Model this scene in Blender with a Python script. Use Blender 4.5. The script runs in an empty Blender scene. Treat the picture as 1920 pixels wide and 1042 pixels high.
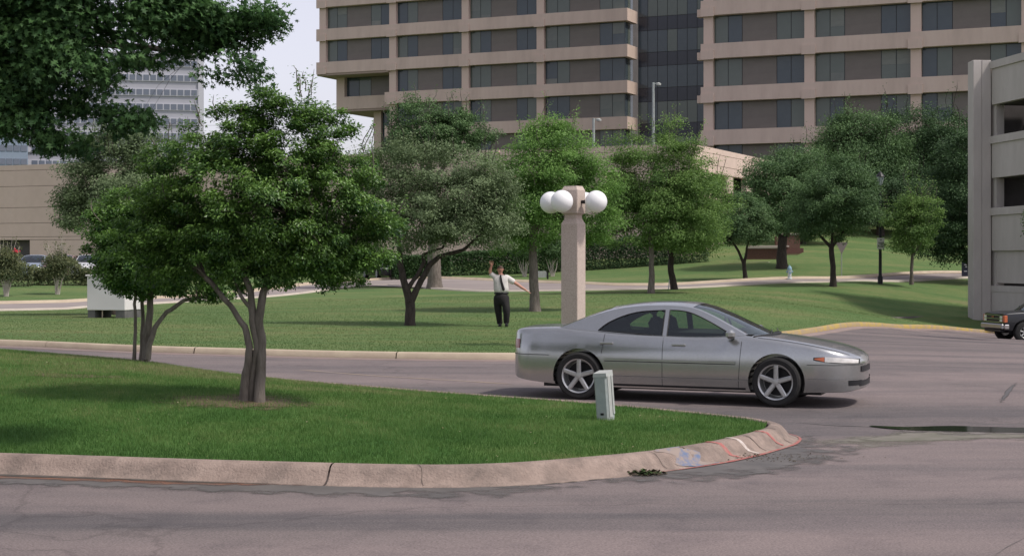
import bpy, math, random
import numpy as np
from mathutils import Vector, Matrix, noise as mnoise
from mathutils.geometry import delaunay_2d_cdt

random.seed(7); rng = np.random.default_rng(7)
R = math.radians
scene = bpy.context.scene
COL = scene.collection

# ------------------------------------------------------------------ camera, sky, sun, exposure
FPX, HORIZ, EYE = 3000.0, 490.0, 2.0            # focal length in photo pixels, horizon row, eye height
cam_d = bpy.data.cameras.new('camera'); cam = bpy.data.objects.new('camera', cam_d); COL.objects.link(cam)
cam.location = (0, 0, EYE); cam.rotation_euler = (R(90), 0, 0)
cam_d.sensor_width = 36; cam_d.lens = 36 * FPX / 1920
cam_d.shift_y = -(521 - HORIZ) / 1920
cam_d.clip_start = 0.1; cam_d.clip_end = 6000
scene.camera = cam

SUN_EL, SUN_AZ = 56.0, 112.0                    # azimuth clockwise from +Y
world = bpy.data.worlds.new('World'); scene.world = world; world.use_nodes = True
wn = world.node_tree.nodes; wl = world.node_tree.links
bg = wn['Background']
sky = wn.new('ShaderNodeTexSky'); sky.sky_type = 'NISHITA'; sky.sun_disc = False
sky.sun_elevation = R(SUN_EL); sky.sun_rotation = R(SUN_AZ)
sky.air_density = 1.0; sky.dust_density = 1.6; sky.ozone_density = 1.2
hs = wn.new('ShaderNodeHueSaturation'); hs.inputs['Saturation'].default_value = 0.30
wl.new(sky.outputs[0], hs.inputs['Color'])
tint = wn.new('ShaderNodeMix'); tint.data_type = 'RGBA'; tint.blend_type = 'MULTIPLY'; tint.inputs['Factor'].default_value = 1
wl.new(hs.outputs[0], tint.inputs[6]); tint.inputs[7].default_value = (1.04, 0.985, 1.06, 1)
wl.new(tint.outputs[2], bg.inputs[0]); bg.inputs[1].default_value = 0.127

sun_d = bpy.data.lights.new('sun', 'SUN'); sun_d.energy = 2.4; sun_d.angle = R(5); sun_d.color = (1.0, 0.94, 0.86)
sun = bpy.data.objects.new('sun', sun_d); COL.objects.link(sun)
_sd = Vector((math.sin(R(SUN_AZ)) * math.cos(R(SUN_EL)), math.cos(R(SUN_AZ)) * math.cos(R(SUN_EL)), math.sin(R(SUN_EL))))
sun.rotation_euler = _sd.to_track_quat('Z', 'Y').to_euler(); sun.location = (20, -10, 40)
scene.view_settings.view_transform = 'Standard'; scene.view_settings.look = 'None'
scene.view_settings.gamma = 1; scene.view_settings.exposure = 0.44; scene.view_settings.use_curve_mapping = False

# ------------------------------------------------------------------ helpers
def lin(r, g, b):
    def f(c):
        c /= 255.0
        return c / 12.92 if c <= 0.04045 else ((c + 0.055) / 1.055) ** 2.4
    return (f(r), f(g), f(b), 1)

def px(x, y, Y):                                # photo pixel at depth Y -> world point
    return Vector(((x - 960) / FPX * Y, Y, EYE - (y - HORIZ) * Y / FPX))

def prop(o, label=None, cat=None, group=None, kind=None):
    if label: o['label'] = label
    if cat: o['category'] = cat
    if group: o['group'] = group
    if kind: o['kind'] = kind
    return o

def thing(name, label, cat, loc=(0, 0, 0), rz=0, group=None):
    o = bpy.data.objects.new(name, None); COL.objects.link(o)
    o.location = loc; o.rotation_euler = (0, 0, rz); o.empty_display_size = 0.3
    return prop(o, label, cat, group)

def link(name, me, parent=None, mat=None):
    o = bpy.data.objects.new(name, me); COL.objects.link(o)
    if parent: o.parent = parent
    if mat: me.materials.append(mat)
    return o

def copy_tree(o, parent=None):
    c = o.copy(); COL.objects.link(c)
    if parent: c.parent = parent
    for ch in [k for k in bpy.data.objects if k.parent == o]:
        copy_tree(ch, c)
    return c

def copy_thing(root, kids, loc, rz=0, label=None, scale=None):
    c = root.copy(); COL.objects.link(c); c.location = loc; c.rotation_euler = (0, 0, rz)
    if label: c['label'] = label
    if scale: c.scale = scale
    m = {root: c}
    for k in kids:
        n = k.copy(); COL.objects.link(n); n.parent = m[k.parent]; m[k] = n
    return c, m

def np_mesh(name, V, F, smooth=False, mats=None):   # F: (n,k) array, all faces same size
    me = bpy.data.meshes.new(name)
    V = np.asarray(V, dtype=np.float32); F = np.asarray(F, dtype=np.int32)
    n, k = F.shape
    me.vertices.add(len(V)); me.vertices.foreach_set('co', V.ravel())
    me.loops.add(n * k); me.loops.foreach_set('vertex_index', F.ravel())
    me.polygons.add(n); me.polygons.foreach_set('loop_start', np.arange(0, n * k, k, dtype=np.int32))
    me.polygons.foreach_set('loop_total', np.full(n, k, dtype=np.int32))
    me.update(calc_edges=True)
    me.polygons.foreach_set('use_smooth', np.full(n, smooth, dtype=bool))
    return me

class MB:
    """collects simple shapes, builds ONE mesh"""
    def __init__(s): s.v = []; s.f = []; s.mtx = None
    def add(s, V, F):
        b = len(s.v)
        for p in V:
            p = Vector(p)
            s.v.append(tuple(s.mtx @ p) if s.mtx else tuple(p))
        s.f += [tuple(b + i for i in f) for f in F]; return s
    def box(s, x0, x1, y0, y1, z0, z1, bev=0.0):
        if bev <= 0:
            V = [(x0,y0,z0),(x1,y0,z0),(x1,y1,z0),(x0,y1,z0),(x0,y0,z1),(x1,y0,z1),(x1,y1,z1),(x0,y1,z1)]
            return s.add(V, [(0,3,2,1),(4,5,6,7),(0,1,5,4),(1,2,6,5),(2,3,7,6),(3,0,4,7)])
        b = bev; rings = []
        def ring(i, z):
            a0, a1, c0, c1 = x0 + i, x1 - i, y0 + i, y1 - i; e = b
            if i > 0: return [(a0+0,c0+e*0.5,z),(a0+e*0.5,c0,z),(a1-e*0.5,c0,z),(a1,c0+e*0.5,z),(a1,c1-e*0.5,z),(a1-e*0.5,c1,z),(a0+e*0.5,c1,z),(a0,c1-e*0.5,z)]
            return [(a0,c0+e,z),(a0+e,c0,z),(a1-e,c0,z),(a1,c0+e,z),(a1,c1-e,z),(a1-e,c1,z),(a0+e,c1,z),(a0,c1-e,z)]
        V = ring(b, z0) + ring(0, z0 + b) + ring(0, z1 - b) + ring(b, z1)
        F = [tuple(range(7, -1, -1)), tuple(range(24, 32))]
        for r in range(3):
            for i in range(8):
                j = (i + 1) % 8; F.append((r*8+i, r*8+j, r*8+8+j, r*8+8+i))
        return s.add(V, F)
    def tube(s, pts, rad, n=8, cap=True, jitter=0.0):
        pts = [Vector(p) for p in pts]
        if not hasattr(rad, '__len__'): rad = [rad] * len(pts)
        V = []; F = []; ref = None
        for i, p in enumerate(pts):
            t = (pts[min(i+1, len(pts)-1)] - pts[max(i-1, 0)]).normalized()
            if ref is None:
                ref = t.orthogonal().normalized()
            else:
                ref = (ref - t * ref.dot(t)); ref = ref.normalized() if ref.length > 1e-6 else t.orthogonal().normalized()
            q = t.cross(ref)
            for k in range(n):
                a = 2 * math.pi * k / n; rr = rad[i] * (1 + (random.uniform(-jitter, jitter) if jitter else 0))
                V.append(p + (ref * math.cos(a) + q * math.sin(a)) * rr)
        for i in range(len(pts) - 1):
            for k in range(n):
                l = (k + 1) % n; F.append((i*n+k, i*n+l, i*n+n+l, i*n+n+k))
        if cap: F.append(tuple(range(n-1, -1, -1))); F.append(tuple((len(pts)-1)*n + k for k in range(n)))
        return s.add(V, F)
    def lathe(s, prof, n=24, axis='z', c=(0,0,0), cap=True):
        V = []; F = []; c = Vector(c)
        for r, h in prof:
            for k in range(n):
                a = 2 * math.pi * k / n; u, w = r * math.cos(a), r * math.sin(a)
                V.append(c + (Vector((u, w, h)) if axis == 'z' else Vector((u, h, w)) if axis == 'y' else Vector((h, u, w))))
        for i in range(len(prof) - 1):
            for k in range(n):
                l = (k + 1) % n; F.append((i*n+k, i*n+l, i*n+n+l, i*n+n+k))
        if cap and prof[0][0] > 1e-5: F.append(tuple(range(n-1, -1, -1)))
        if cap and prof[-1][0] > 1e-5: F.append(tuple((len(prof)-1)*n + k for k in range(n)))
        return s.add(V, F)
    def prism(s, poly, d, axis='y', off=0):      # 2-D polygon extruded by d along axis
        n = len(poly); V = []
        for e in (off, off + d):
            for a, b in poly:
                V.append((a, e, b) if axis == 'y' else (a, b, e) if axis == 'z' else (e, a, b))
        F = [tuple(range(n)), tuple(range(2*n-1, n-1, -1))] + [(i, i+n, (i+1)%n+n, (i+1)%n) for i in range(n)]
        return s.add(V, F)
    def build(s, name, mat, parent=None, smooth=False, angle=None):
        me = bpy.data.meshes.new(name); me.from_pydata(s.v, [], s.f); me.update()
        import bmesh
        bm = bmesh.new(); bm.from_mesh(me); bmesh.ops.remove_doubles(bm, verts=bm.verts, dist=1e-5)
        bmesh.ops.recalc_face_normals(bm, faces=bm.faces); bm.to_mesh(me); bm.free()
        if smooth:
            for p in me.polygons: p.use_smooth = True
            try: me.set_sharp_from_angle(angle=R(angle or 40))
            except Exception: pass
        return link(name, me, parent, mat)

def bbox_part(name, mat, parent, *b, bev=0.0):
    return MB().box(*b, bev=bev).build(name, mat, parent)

# ------------------------------------------------------------------ materials
def newmat(name):
    m = bpy.data.materials.new(name); m.use_nodes = True
    return m, m.node_tree.nodes, m.node_tree.links, m.node_tree.nodes['Principled BSDF']

def mat(name, c1, c2=None, scale=4.0, rough=0.8, bump=0.0, bscale=None, metal=0.0, stretch=(1,1,1), spec=0.3, detail=6, coat=0.0, lo=0.35, hi=0.65, coords='Object', dirt=None, dscale=0.6, damt=0.5):
    m, N, L, P = newmat(name)
    P.inputs['Roughness'].default_value = rough; P.inputs['Metallic'].default_value = metal
    P.inputs['Specular IOR Level'].default_value = spec
    if coat: P.inputs['Coat Weight'].default_value = coat; P.inputs['Coat Roughness'].default_value = 0.08
    P.inputs['Base Color'].default_value = c1
    if c2 is None and not bump and not dirt: return m
    tc = N.new('ShaderNodeTexCoord'); mp = N.new('ShaderNodeMapping'); mp.inputs['Scale'].default_value = stretch
    L.new(tc.outputs[coords], mp.inputs[0])
    out = None
    if c2 is not None:
        nz = N.new('ShaderNodeTexNoise'); nz.inputs['Scale'].default_value = scale; nz.inputs['Detail'].default_value = detail; nz.inputs['Roughness'].default_value = 0.65
        L.new(mp.outputs[0], nz.inputs['Vector'])
        cr = N.new('ShaderNodeValToRGB'); cr.color_ramp.elements[0].position = lo; cr.color_ramp.elements[1].position = hi
        cr.color_ramp.elements[0].color = c1; cr.color_ramp.elements[1].color = c2
        L.new(nz.outputs[0], cr.inputs[0]); out = cr.outputs[0]
    if dirt is not None:
        n2 = N.new('ShaderNodeTexNoise'); n2.inputs['Scale'].default_value = dscale; n2.inputs['Detail'].default_value = 8; n2.inputs['Roughness'].default_value = 0.7
        L.new(mp.outputs[0], n2.inputs['Vector'])
        r2 = N.new('ShaderNodeMapRange'); r2.inputs[1].default_value = 0.45; r2.inputs[2].default_value = 0.7; r2.inputs[4].default_value = damt
        L.new(n2.outputs[0], r2.inputs[0])
        mx = N.new('ShaderNodeMix'); mx.data_type = 'RGBA'
        L.new(r2.outputs[0], mx.inputs['Factor'])
        if out: L.new(out, mx.inputs[6])
        else: mx.inputs[6].default_value = c1
        mx.inputs[7].default_value = dirt; out = mx.outputs[2]
    if out: L.new(out, P.inputs['Base Color'])
    if bump:
        nb = N.new('ShaderNodeTexNoise'); nb.inputs['Scale'].default_value = bscale or scale * 4; nb.inputs['Detail'].default_value = 5
        L.new(mp.outputs[0], nb.inputs['Vector'])
        bp = N.new('ShaderNodeBump'); bp.inputs['Strength'].default_value = min(bump, 1); bp.inputs['Distance'].default_value = 0.02
        L.new(nb.outputs[0], bp.inputs['Height']); L.new(bp.outputs[0], P.inputs['Normal'])
    return m

def fade_mat(m, nscale=5.0):
    """stain film: thins out to nothing towards its edges (attribute fade), broken up by noise"""
    N = m.node_tree.nodes; L = m.node_tree.links; P = N['Principled BSDF']
    at = N.new('ShaderNodeAttribute'); at.attribute_name = 'fade'; tc = N.new('ShaderNodeTexCoord')
    nz = N.new('ShaderNodeTexNoise'); nz.inputs['Scale'].default_value = nscale; nz.inputs['Detail'].default_value = 8; L.new(tc.outputs['Object'], nz.inputs['Vector'])
    ad = N.new('ShaderNodeMath'); ad.operation = 'MULTIPLY_ADD'; ad.inputs[1].default_value = 1.6; L.new(nz.outputs[0], ad.inputs[0])
    sb = N.new('ShaderNodeMath'); sb.operation = 'SUBTRACT'; sb.inputs[1].default_value = 1.0; L.new(at.outputs['Fac'], sb.inputs[0]); L.new(sb.outputs[0], ad.inputs[2])
    mr = N.new('ShaderNodeMapRange'); mr.inputs[1].default_value = 0.0; mr.inputs[2].default_value = .45; L.new(ad.outputs[0], mr.inputs[0])
    tr = N.new('ShaderNodeBsdfTransparent'); mx = N.new('ShaderNodeMixShader'); L.new(mr.outputs[0], mx.inputs[0]); L.new(tr.outputs[0], mx.inputs[1]); L.new(P.outputs[0], mx.inputs[2])
    L.new(mx.outputs[0], N['Material Output'].inputs['Surface']); return m

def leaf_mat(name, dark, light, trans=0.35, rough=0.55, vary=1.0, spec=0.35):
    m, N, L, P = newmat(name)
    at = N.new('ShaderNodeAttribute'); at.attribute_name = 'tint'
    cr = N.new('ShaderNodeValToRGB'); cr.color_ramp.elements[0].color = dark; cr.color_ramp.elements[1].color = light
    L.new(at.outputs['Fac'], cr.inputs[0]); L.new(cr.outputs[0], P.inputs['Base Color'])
    P.inputs['Roughness'].default_value = rough; P.inputs['Specular IOR Level'].default_value = spec
    tr = N.new('ShaderNodeBsdfTranslucent'); L.new(cr.outputs[0], tr.inputs[0])
    mx = N.new('ShaderNodeMixShader'); mx.inputs[0].default_value = trans
    L.new(P.outputs[0], mx.inputs[1]); L.new(tr.outputs[0], mx.inputs[2])
    L.new(mx.outputs[0], N['Material Output'].inputs['Surface'])
    return m

def c(r, g, b): return (r, g, b, 1)
M = {}
M['concrete_pink'] = mat('pink_concrete', c(.58,.455,.385), c(.62,.495,.42), 0.9, .9, .12, 30, dirt=c(.40,.32,.27), dscale=.5, damt=.45, stretch=(1,1,.22))
M['concrete_pink_light'] = mat('pink_concrete_light', c(.60,.47,.395), c(.65,.51,.435), 0.9, .9, .1, 30, dirt=c(.45,.355,.30), dscale=.12, damt=.35)
M['concrete_grey'] = mat('garage_concrete', c(.45,.415,.385), c(.52,.48,.45), 0.8, .9, .2, 20, dirt=c(.36,.33,.305), dscale=.35, damt=.5, stretch=(1,1,.35))
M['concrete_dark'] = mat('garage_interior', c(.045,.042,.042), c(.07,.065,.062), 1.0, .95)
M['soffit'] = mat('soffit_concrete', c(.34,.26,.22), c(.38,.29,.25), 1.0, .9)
M['blind'] = mat('blind_behind_glass', c(.155,.135,.118), c(.18,.157,.138), .5, .35, spec=.35, stretch=(1,1,3))
M['glass_green'] = mat('green_grey_glass', c(.085,.105,.092), c(.13,.15,.13), .25, .12, spec=.5, stretch=(.3,.3,1), lo=.3, hi=.7)
M['glass_blue'] = mat('blue_grey_glass', c(.038,.055,.070), c(.075,.095,.105), .3, .12, spec=.5, stretch=(.3,.3,1), lo=.3, hi=.7)
M['glass_dark'] = mat('dark_spandrel_glass', c(.030,.034,.048), c(.042,.046,.06), .3, .18, spec=.4)
M['mullion'] = mat('dark_mullion', c(.03,.03,.032), rough=.5)
M['far_wall'] = mat('far_grey_wall', c(.34,.34,.38), c(.40,.40,.44), .05, .8)
M['far_wall_blue'] = mat('far_blue_wall', c(.22,.27,.34), c(.26,.31,.38), .05, .8)
M['far_glass'] = mat('far_window_glass', c(.12,.14,.18), c(.17,.19,.24), .05, .2, spec=.5)
M['far_frame'] = mat('far_window_frame', c(.50,.50,.54), rough=.7)
M['brick'] = mat('brown_brick', c(.11,.06,.048), c(.15,.08,.062), 12, .9, .2)
M['black'] = mat('black_paint', c(.012,.012,.014), rough=.45)
M['rubber'] = mat('rubber', c(.018,.018,.018), c(.03,.029,.028), 9, .85, .2, 60)
M['white'] = mat('white_paint', c(.62,.60,.58), c(.70,.68,.66), 3, .6, dirt=c(.42,.40,.37), dscale=1.5, damt=.4)
M['sign_text'] = mat('dark_grey_lettering', c(.12,.10,.11), rough=.7)
M['yellow'] = mat('worn_yellow_paint', c(.36,.26,.075), c(.27,.21,.14), 3.5, .8, .2, 30, lo=.42, hi=.6)
M['metal_grey'] = mat('weathered_grey_metal', c(.30,.34,.33), c(.36,.39,.38), 6, .55, .1, 20, dirt=c(.24,.23,.2), dscale=5, damt=.5)
M['metal_light'] = mat('light_metal_face', c(.36,.38,.36), c(.42,.44,.42), 6, .55, .1, 20, dirt=c(.22,.2,.17), dscale=6, damt=.6)

# ------------------------------------------------------------------ terrain
PTS = [  # photo x, photo y, depth, (0 = lawn level / 1 = street level)
 (0,1030,11.1,1),(960,1042,10.9,1),(1900,1030,11.1,1),(-900,1000,11.8,1),(2700,1000,11.8,1),
 (0,890,15.0,1),(850,911,14.25,1),(1300,868,15.9,1),(1900,880,15.4,1),(1600,805,19.0,1),(1900,806,19.0,1),
 (1082,748,22.6,1),(1457,765,21.64,1),(1700,745,23.0,1),(1900,740,23.4,1),(1850,690,30.5,1),(1650,665,34,1),
 (850,712,26.4,1),(300,668,32.5,1),(-300,690,29,1),
 (0,637,37,0),(-500,640,36.5,0),(300,650,34.5,0),(600,658,33,0),(960,662,32,0),(1200,648,36,0),(1450,623,46,0),(1540,612,53,0),(1700,613,61,0),(1840,617,70,0),
 (1880,635,58,1),(1980,640,57,1),
 (770,610,46,0),(943,612,46,0),(200,600,48,0),(-300,600,48,0),(1003,584,56,0),(1220,550,72,0),(1262,541,76,0),(1480,523,88,0),(1400,580,58,0),(1560,535,81,0),(1560,580,64,0),(1650,528,85,0),
 (1820,601,75,0),(1820,560,84,0),(1820,521,93,0),(2000,601,75,0),(2100,560,86,0),
 (0,583,62,0),(160,577,65,0),(400,563,71,0),(680,537,85,0),(800,541,82,0),(900,547,79,0),(1050,546,79,0),(1240,543,79,0),(1550,531,85,0),
 (0,571,68,0),(400,556,78,0),(680,528,94,0),(830,523,92,0),(900,526,90,0),(1000,531,88,0),(1100,533,85,0),(1240,536,84,0),(1550,524,90,0),(1820,514,97,0),
 (0,527,90,0),(300,524,92,0),(-400,560,75,0),(800,519,98,0),(1000,516,99,0),(1150,510,99,0),(1300,500,99,0),(1420,492,99,0),(1600,470,106,0),(1700,430,120,0),(1600,430,119,0),(1750,470,113,0),(1850,470,114,0)]
CP = []
for a, b, Y, s in PTS:
    p = px(a, b, Y); CP.append((p.x, p.y, p.z + (0.13 if s else 0)))
CP += [(-70,60,0.3),(-80,120,1.5),(-40,150,1.6),(0,150,2.0),(50,150,5.0),(90,130,5),(80,60,-1.0),(60,20,-.2),(-60,15,.2),(0,0,.13),(0,-30,.13),(40,-10,.13),(-40,-10,.13),(0,250,2),(120,250,4),(-120,250,2),(32,70,-1.0),(45,95,1.2)]
CP = np.array(CP)
def tps_fit(P, reg):
    n = len(P); XY = P[:, :2] / 30.0
    d = np.linalg.norm(XY[:, None] - XY[None], axis=2)
    K = np.where(d > 0, d * d * np.log(d + 1e-12), 0) + np.eye(n) * reg
    Q = np.hstack([np.ones((n, 1)), XY]); A = np.block([[K, Q], [Q.T, np.zeros((3, 3))]])
    s = np.linalg.solve(A, np.concatenate([P[:, 2], np.zeros(3)]))
    return XY, s[:n], s[n:]
TX, TW, TA = tps_fit(CP, 0.004)
def H(x, y):                                    # lawn-level height field
    x = np.asarray(x, float); y = np.asarray(y, float); sh = x.shape
    q = np.stack([x.ravel(), y.ravel()], 1) / 30.0
    out = np.empty(len(q))
    for i in range(0, len(q), 20000):
        e = q[i:i+20000]; d = np.linalg.norm(e[:, None] - TX[None], axis=2)
        out[i:i+20000] = (np.where(d > 0, d * d * np.log(d + 1e-12), 0) @ TW) + TA[0] + e @ TA[1:]
    rr = np.hypot(q[:, 0] * 30, q[:, 1] * 30 - 70)
    k = np.clip((rr - 100) / 90, 0, 1); k = k * k * (3 - 2 * k)
    return (out * (1 - k) + 1.5 * k).reshape(sh)
def h1(x, y): return float(H(np.array([x]), np.array([y]))[0])
def ground_pt(pxx, Y, dz=0.0):
    X = (pxx - 960) / FPX * Y; return Vector((X, Y, h1(X, Y) + dz))

def in_poly(P, poly):
    x, y = P[:, 0], P[:, 1]; ins = np.zeros(len(P), bool); n = len(poly)
    for i in range(n):
        x1, y1 = poly[i]; x2, y2 = poly[(i+1) % n]
        cnd = ((y1 > y) != (y2 > y)); xi = (x2 - x1) * (y - y1) / ((y2 - y1) if y2 != y1 else 1e-9) + x1
        ins ^= cnd & (x < xi)
    return ins
def catmull(pts, step=0.4):
    P = [Vector(p) for p in pts]; out = []
    for i in range(len(P) - 1):
        p0, p1, p2, p3 = P[max(i-1, 0)], P[i], P[i+1], P[min(i+2, len(P)-1)]
        n = max(1, int((p2 - p1).length / step))
        for k in range(n):
            t = k / n
            out.append(0.5 * ((2*p1) + (p2-p0)*t + (2*p0-5*p1+4*p2-p3)*t*t + (3*p1-p0-3*p2+p3)*t**3))
    out.append(P[-1]); return out
def sheet(name, poly, zf, spacing, mat_, kind='structure'):
    poly = [tuple(p)[:2] for p in poly]
    A = np.array(poly); x0, y0 = A.min(0); x1, y1 = A.max(0)
    gx, gy = np.meshgrid(np.arange(x0, x1, spacing), np.arange(y0, y1, spacing))
    G = np.stack([gx.ravel(), gy.ravel()], 1) + 0.13 * spacing
    G = G[in_poly(G, poly)]
    pts = [Vector(p) for p in poly] + [Vector(p) for p in G.tolist()]
    edges = [(i, (i+1) % len(poly)) for i in range(len(poly))]
    v, e, f, _, _, _ = delaunay_2d_cdt(pts, edges, [], 0, 1e-4)
    V = np.array([(q.x, q.y) for q in v]); F = np.array([t for t in f if len(t) == 3])
    cen = V[F].mean(1); F = F[in_poly(cen, poly)]
    Z = zf(V[:, 0], V[:, 1])
    me = np_mesh(name, np.column_stack([V, Z]), F, smooth=True)
    o = link(name, me, None, mat_)
    if me.polygons[0].normal.z < 0: me.flip_normals()
    if kind: o['kind'] = kind
    return o

# --- ground-type materials
def grass_mat(name, cols, s1=0.25, s2=2.2, s3=30, stripes=0.0):
    m, N, L, P = newmat(name); P.inputs['Roughness'].default_value = 0.9; P.inputs['Specular IOR Level'].default_value = 0.15
    tc = N.new('ShaderNodeTexCoord')
    def nz(sc, det=5, vec=None):
        n = N.new('ShaderNodeTexNoise'); n.inputs['Scale'].default_value = sc; n.inputs['Detail'].default_value = det; n.inputs['Roughness'].default_value = .6
        L.new(vec or tc.outputs['Object'], n.inputs['Vector']); return n
    a = nz(s1); b = nz(s2); d = nz(s3, 3)
    mp = N.new('ShaderNodeMapping'); mp.inputs['Rotation'].default_value = (0, 0, R(-12)); mp.inputs['Scale'].default_value = (.05, 1.0, 1)
    L.new(tc.outputs['Object'], mp.inputs[0]); st = nz(0.55, 3, mp.outputs[0])
    def mth(op, x, y):
        q = N.new('ShaderNodeMath'); q.operation = op
        for i, w in enumerate((x, y)):
            if isinstance(w, (int, float)): q.inputs[i].default_value = w
            else: L.new(w, q.inputs[i])
        return q.outputs[0]
    v = mth('ADD', mth('ADD', mth('MULTIPLY', a.outputs[0], .55), mth('MULTIPLY', b.outputs[0], .25)), mth('MULTIPLY', d.outputs[0], .2))
    v = mth('ADD', mth('MULTIPLY', v, 1 - stripes), mth('MULTIPLY', st.outputs[0], stripes))
    cr = N.new('ShaderNodeValToRGB'); els = cr.color_ramp.elements
    pos = [.36, .47, .56, .66]
    els[0].position = pos[0]; els[0].color = cols[0]; els[1].position = pos[3]; els[1].color = cols[3]
    for i in (1, 2): e = els.new(pos[i]); e.color = cols[i]
    L.new(v, cr.inputs[0]); L.new(cr.outputs[0], P.inputs['Base Color'])
    bp = N.new('ShaderNodeBump'); bp.inputs['Strength'].default_value = .8; bp.inputs['Distance'].default_value = .04
    L.new(d.outputs[0], bp.inputs['Height']); L.new(bp.outputs[0], P.inputs['Normal'])
    return m
M['lawn'] = grass_mat('far_lawn_grass', [c(.066,.125,.040), c(.092,.150,.050), c(.132,.168,.062), c(.19,.17,.09)], stripes=.35)
M['island'] = grass_mat('island_turf', [c(.040,.105,.022), c(.055,.135,.028), c(.085,.16,.04), c(.17,.15,.07)], s1=.5, s2=3, s3=40)
M['base'] = mat('far_ground', c(.06,.10,.035), c(.09,.12,.045), .05, .9)

def street_mat():
    m, N, L, P = newmat('worn_pinkish_road'); P.inputs['Roughness'].default_value = .85; P.inputs['Specular IOR Level'].default_value = .25
    tc = N.new('ShaderNodeTexCoord')
    def nz(sc, det, st=(1,1,1), rz=0, ro=.65):
        mp = N.new('ShaderNodeMapping'); mp.inputs['Scale'].default_value = st; mp.inputs['Rotation'].default_value = (0,0,R(rz)); L.new(tc.outputs['Object'], mp.inputs[0])
        n = N.new('ShaderNodeTexNoise'); n.inputs['Scale'].default_value = sc; n.inputs['Detail'].default_value = det; n.inputs['Roughness'].default_value = ro
        n.inputs['Distortion'].default_value = .5
        L.new(mp.outputs[0], n.inputs['Vector']); return n.outputs[0]
    def ramp(v, a, ca, b, cb):
        r = N.new('ShaderNodeValToRGB'); e = r.color_ramp.elements; e[0].position = a; e[0].color = ca; e[1].position = b; e[1].color = cb
        L.new(v, r.inputs[0]); return r.outputs[0]
    def mul(x, y, f=1.0, bt='MULTIPLY'):
        q = N.new('ShaderNodeMix'); q.data_type = 'RGBA'; q.blend_type = bt; q.inputs['Factor'].default_value = f
        L.new(x, q.inputs[6]); L.new(y, q.inputs[7]); return q.outputs[2]
    base = ramp(nz(.35, 6, (.25, 1, 1), 14), .38, c(.142,.122,.119), .62, c(.198,.162,.156))
    tyre = ramp(nz(.5, 5, (.09, .75, 1), 8), .38, c(.66,.70,.73), .56, c(1.04,1.03,1.02))
    blot = ramp(nz(1.3, 8), .30, c(.78,.79,.81), .50, c(1,1,1))
    spk = ramp(nz(55, 3), .38, c(.70,.70,.70), .64, c(1.22,1.21,1.20))
    col = mul(mul(mul(base, tyre), blot), spk)
    vo = N.new('ShaderNodeTexVoronoi'); vo.feature = 'DISTANCE_TO_EDGE'; vo.inputs['Scale'].default_value = .13
    mp = N.new('ShaderNodeMapping'); L.new(tc.outputs['Object'], mp.inputs[0])
    nn = N.new('ShaderNodeTexNoise'); nn.inputs['Scale'].default_value = 1.5; nn.inputs['Detail'].default_value = 6
    ad = N.new('ShaderNodeMix'); ad.data_type = 'RGBA'; ad.blend_type = 'LINEAR_LIGHT'; ad.inputs['Factor'].default_value = .35
    L.new(tc.outputs['Object'], nn.inputs['Vector']); L.new(tc.outputs['Object'], ad.inputs[6]); L.new(nn.outputs['Color'], ad.inputs[7]); L.new(ad.outputs[2], vo.inputs['Vector'])
    crk = ramp(vo.outputs['Distance'], .0008, c(.72,.72,.72), .0022, c(1,1,1))
    col = mul(col, crk, .8)
    L.new(col, P.inputs['Base Color'])
    nb = nz(80, 3); bp = N.new('ShaderNodeBump'); bp.inputs['Strength'].default_value = .25; bp.inputs['Distance'].default_value = .01
    L.new(nb, bp.inputs['Height']); L.new(bp.outputs[0], P.inputs['Normal'])
    return m
M['street'] = street_mat()
M['upper_road'] = mat('pale_grey_road', c(.22,.19,.18), c(.28,.24,.22), .6, .85, .1, 40, stretch=(.3,1,1))
M['path'] = mat('pale_path_concrete', c(.40,.35,.30), c(.46,.41,.35), 1.2, .85, .1, 30)
M['curb'] = mat('weathered_curb_concrete', c(.225,.172,.143), c(.31,.24,.20), 5, .9, .7, 45, dirt=c(.11,.09,.078), dscale=2.0, damt=.85, detail=8)
M['curb_far'] = mat('far_curb_concrete', c(.44,.37,.27), c(.36,.29,.22), 1.5, .9, .3, 30)
M['gutter'] = mat('pinkish_gutter_concrete', c(.20,.155,.142), c(.25,.19,.17), 1.5, .9, .2, 40, dirt=c(.19,.16,.15), dscale=.8, damt=.6)
# ------------------------------------------------------------------ ground, streets, lawns, kerbs
gs = np.unique(np.concatenate([np.linspace(-2500, -220, 12), np.linspace(-200, 200, 41), np.linspace(220, 2500, 12)]))
gX, gY = np.meshgrid(gs, gs + 70); n = len(gs)
V = np.column_stack([gX.ravel(), gY.ravel(), H(gX, gY).ravel() - 0.9])
idx = np.arange(n * n).reshape(n, n)
F = np.stack([idx[:-1, :-1], idx[:-1, 1:], idx[1:, 1:], idx[1:, :-1]], -1).reshape(-1, 4)
o = link('ground', np_mesh('ground', V, F, True), None, M['base']); o['kind'] = 'structure'

def G2(pxx, Y): return ((pxx - 960) / FPX * Y, Y)
FAR = [(-60, 37)] + [G2(a, Y) for a, Y in [(-900, 37.5), (-300, 37.5), (0, 37), (300, 34.5), (600, 33), (960, 32), (1090, 33), (1230, 36.8), (1330, 40.5), (1450, 46), (1540, 53), (1620, 58), (1700, 62), (1840, 68.5), (2000, 72.5), (2200, 73.5)]]
FARc = [Vector((p.x, p.y)) for p in catmull([(a, b, 0) for a, b in FAR], 0.8)]
xe = FARc[-1].x
# street sheet
sheet('street', [(-60, -8), (45, -8), (xe + 4, 80), (20, 76), (8, 52), (0, 38), (-60, 42)], lambda x, y: H(x, y) - .13, .8, M['street'])
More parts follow.
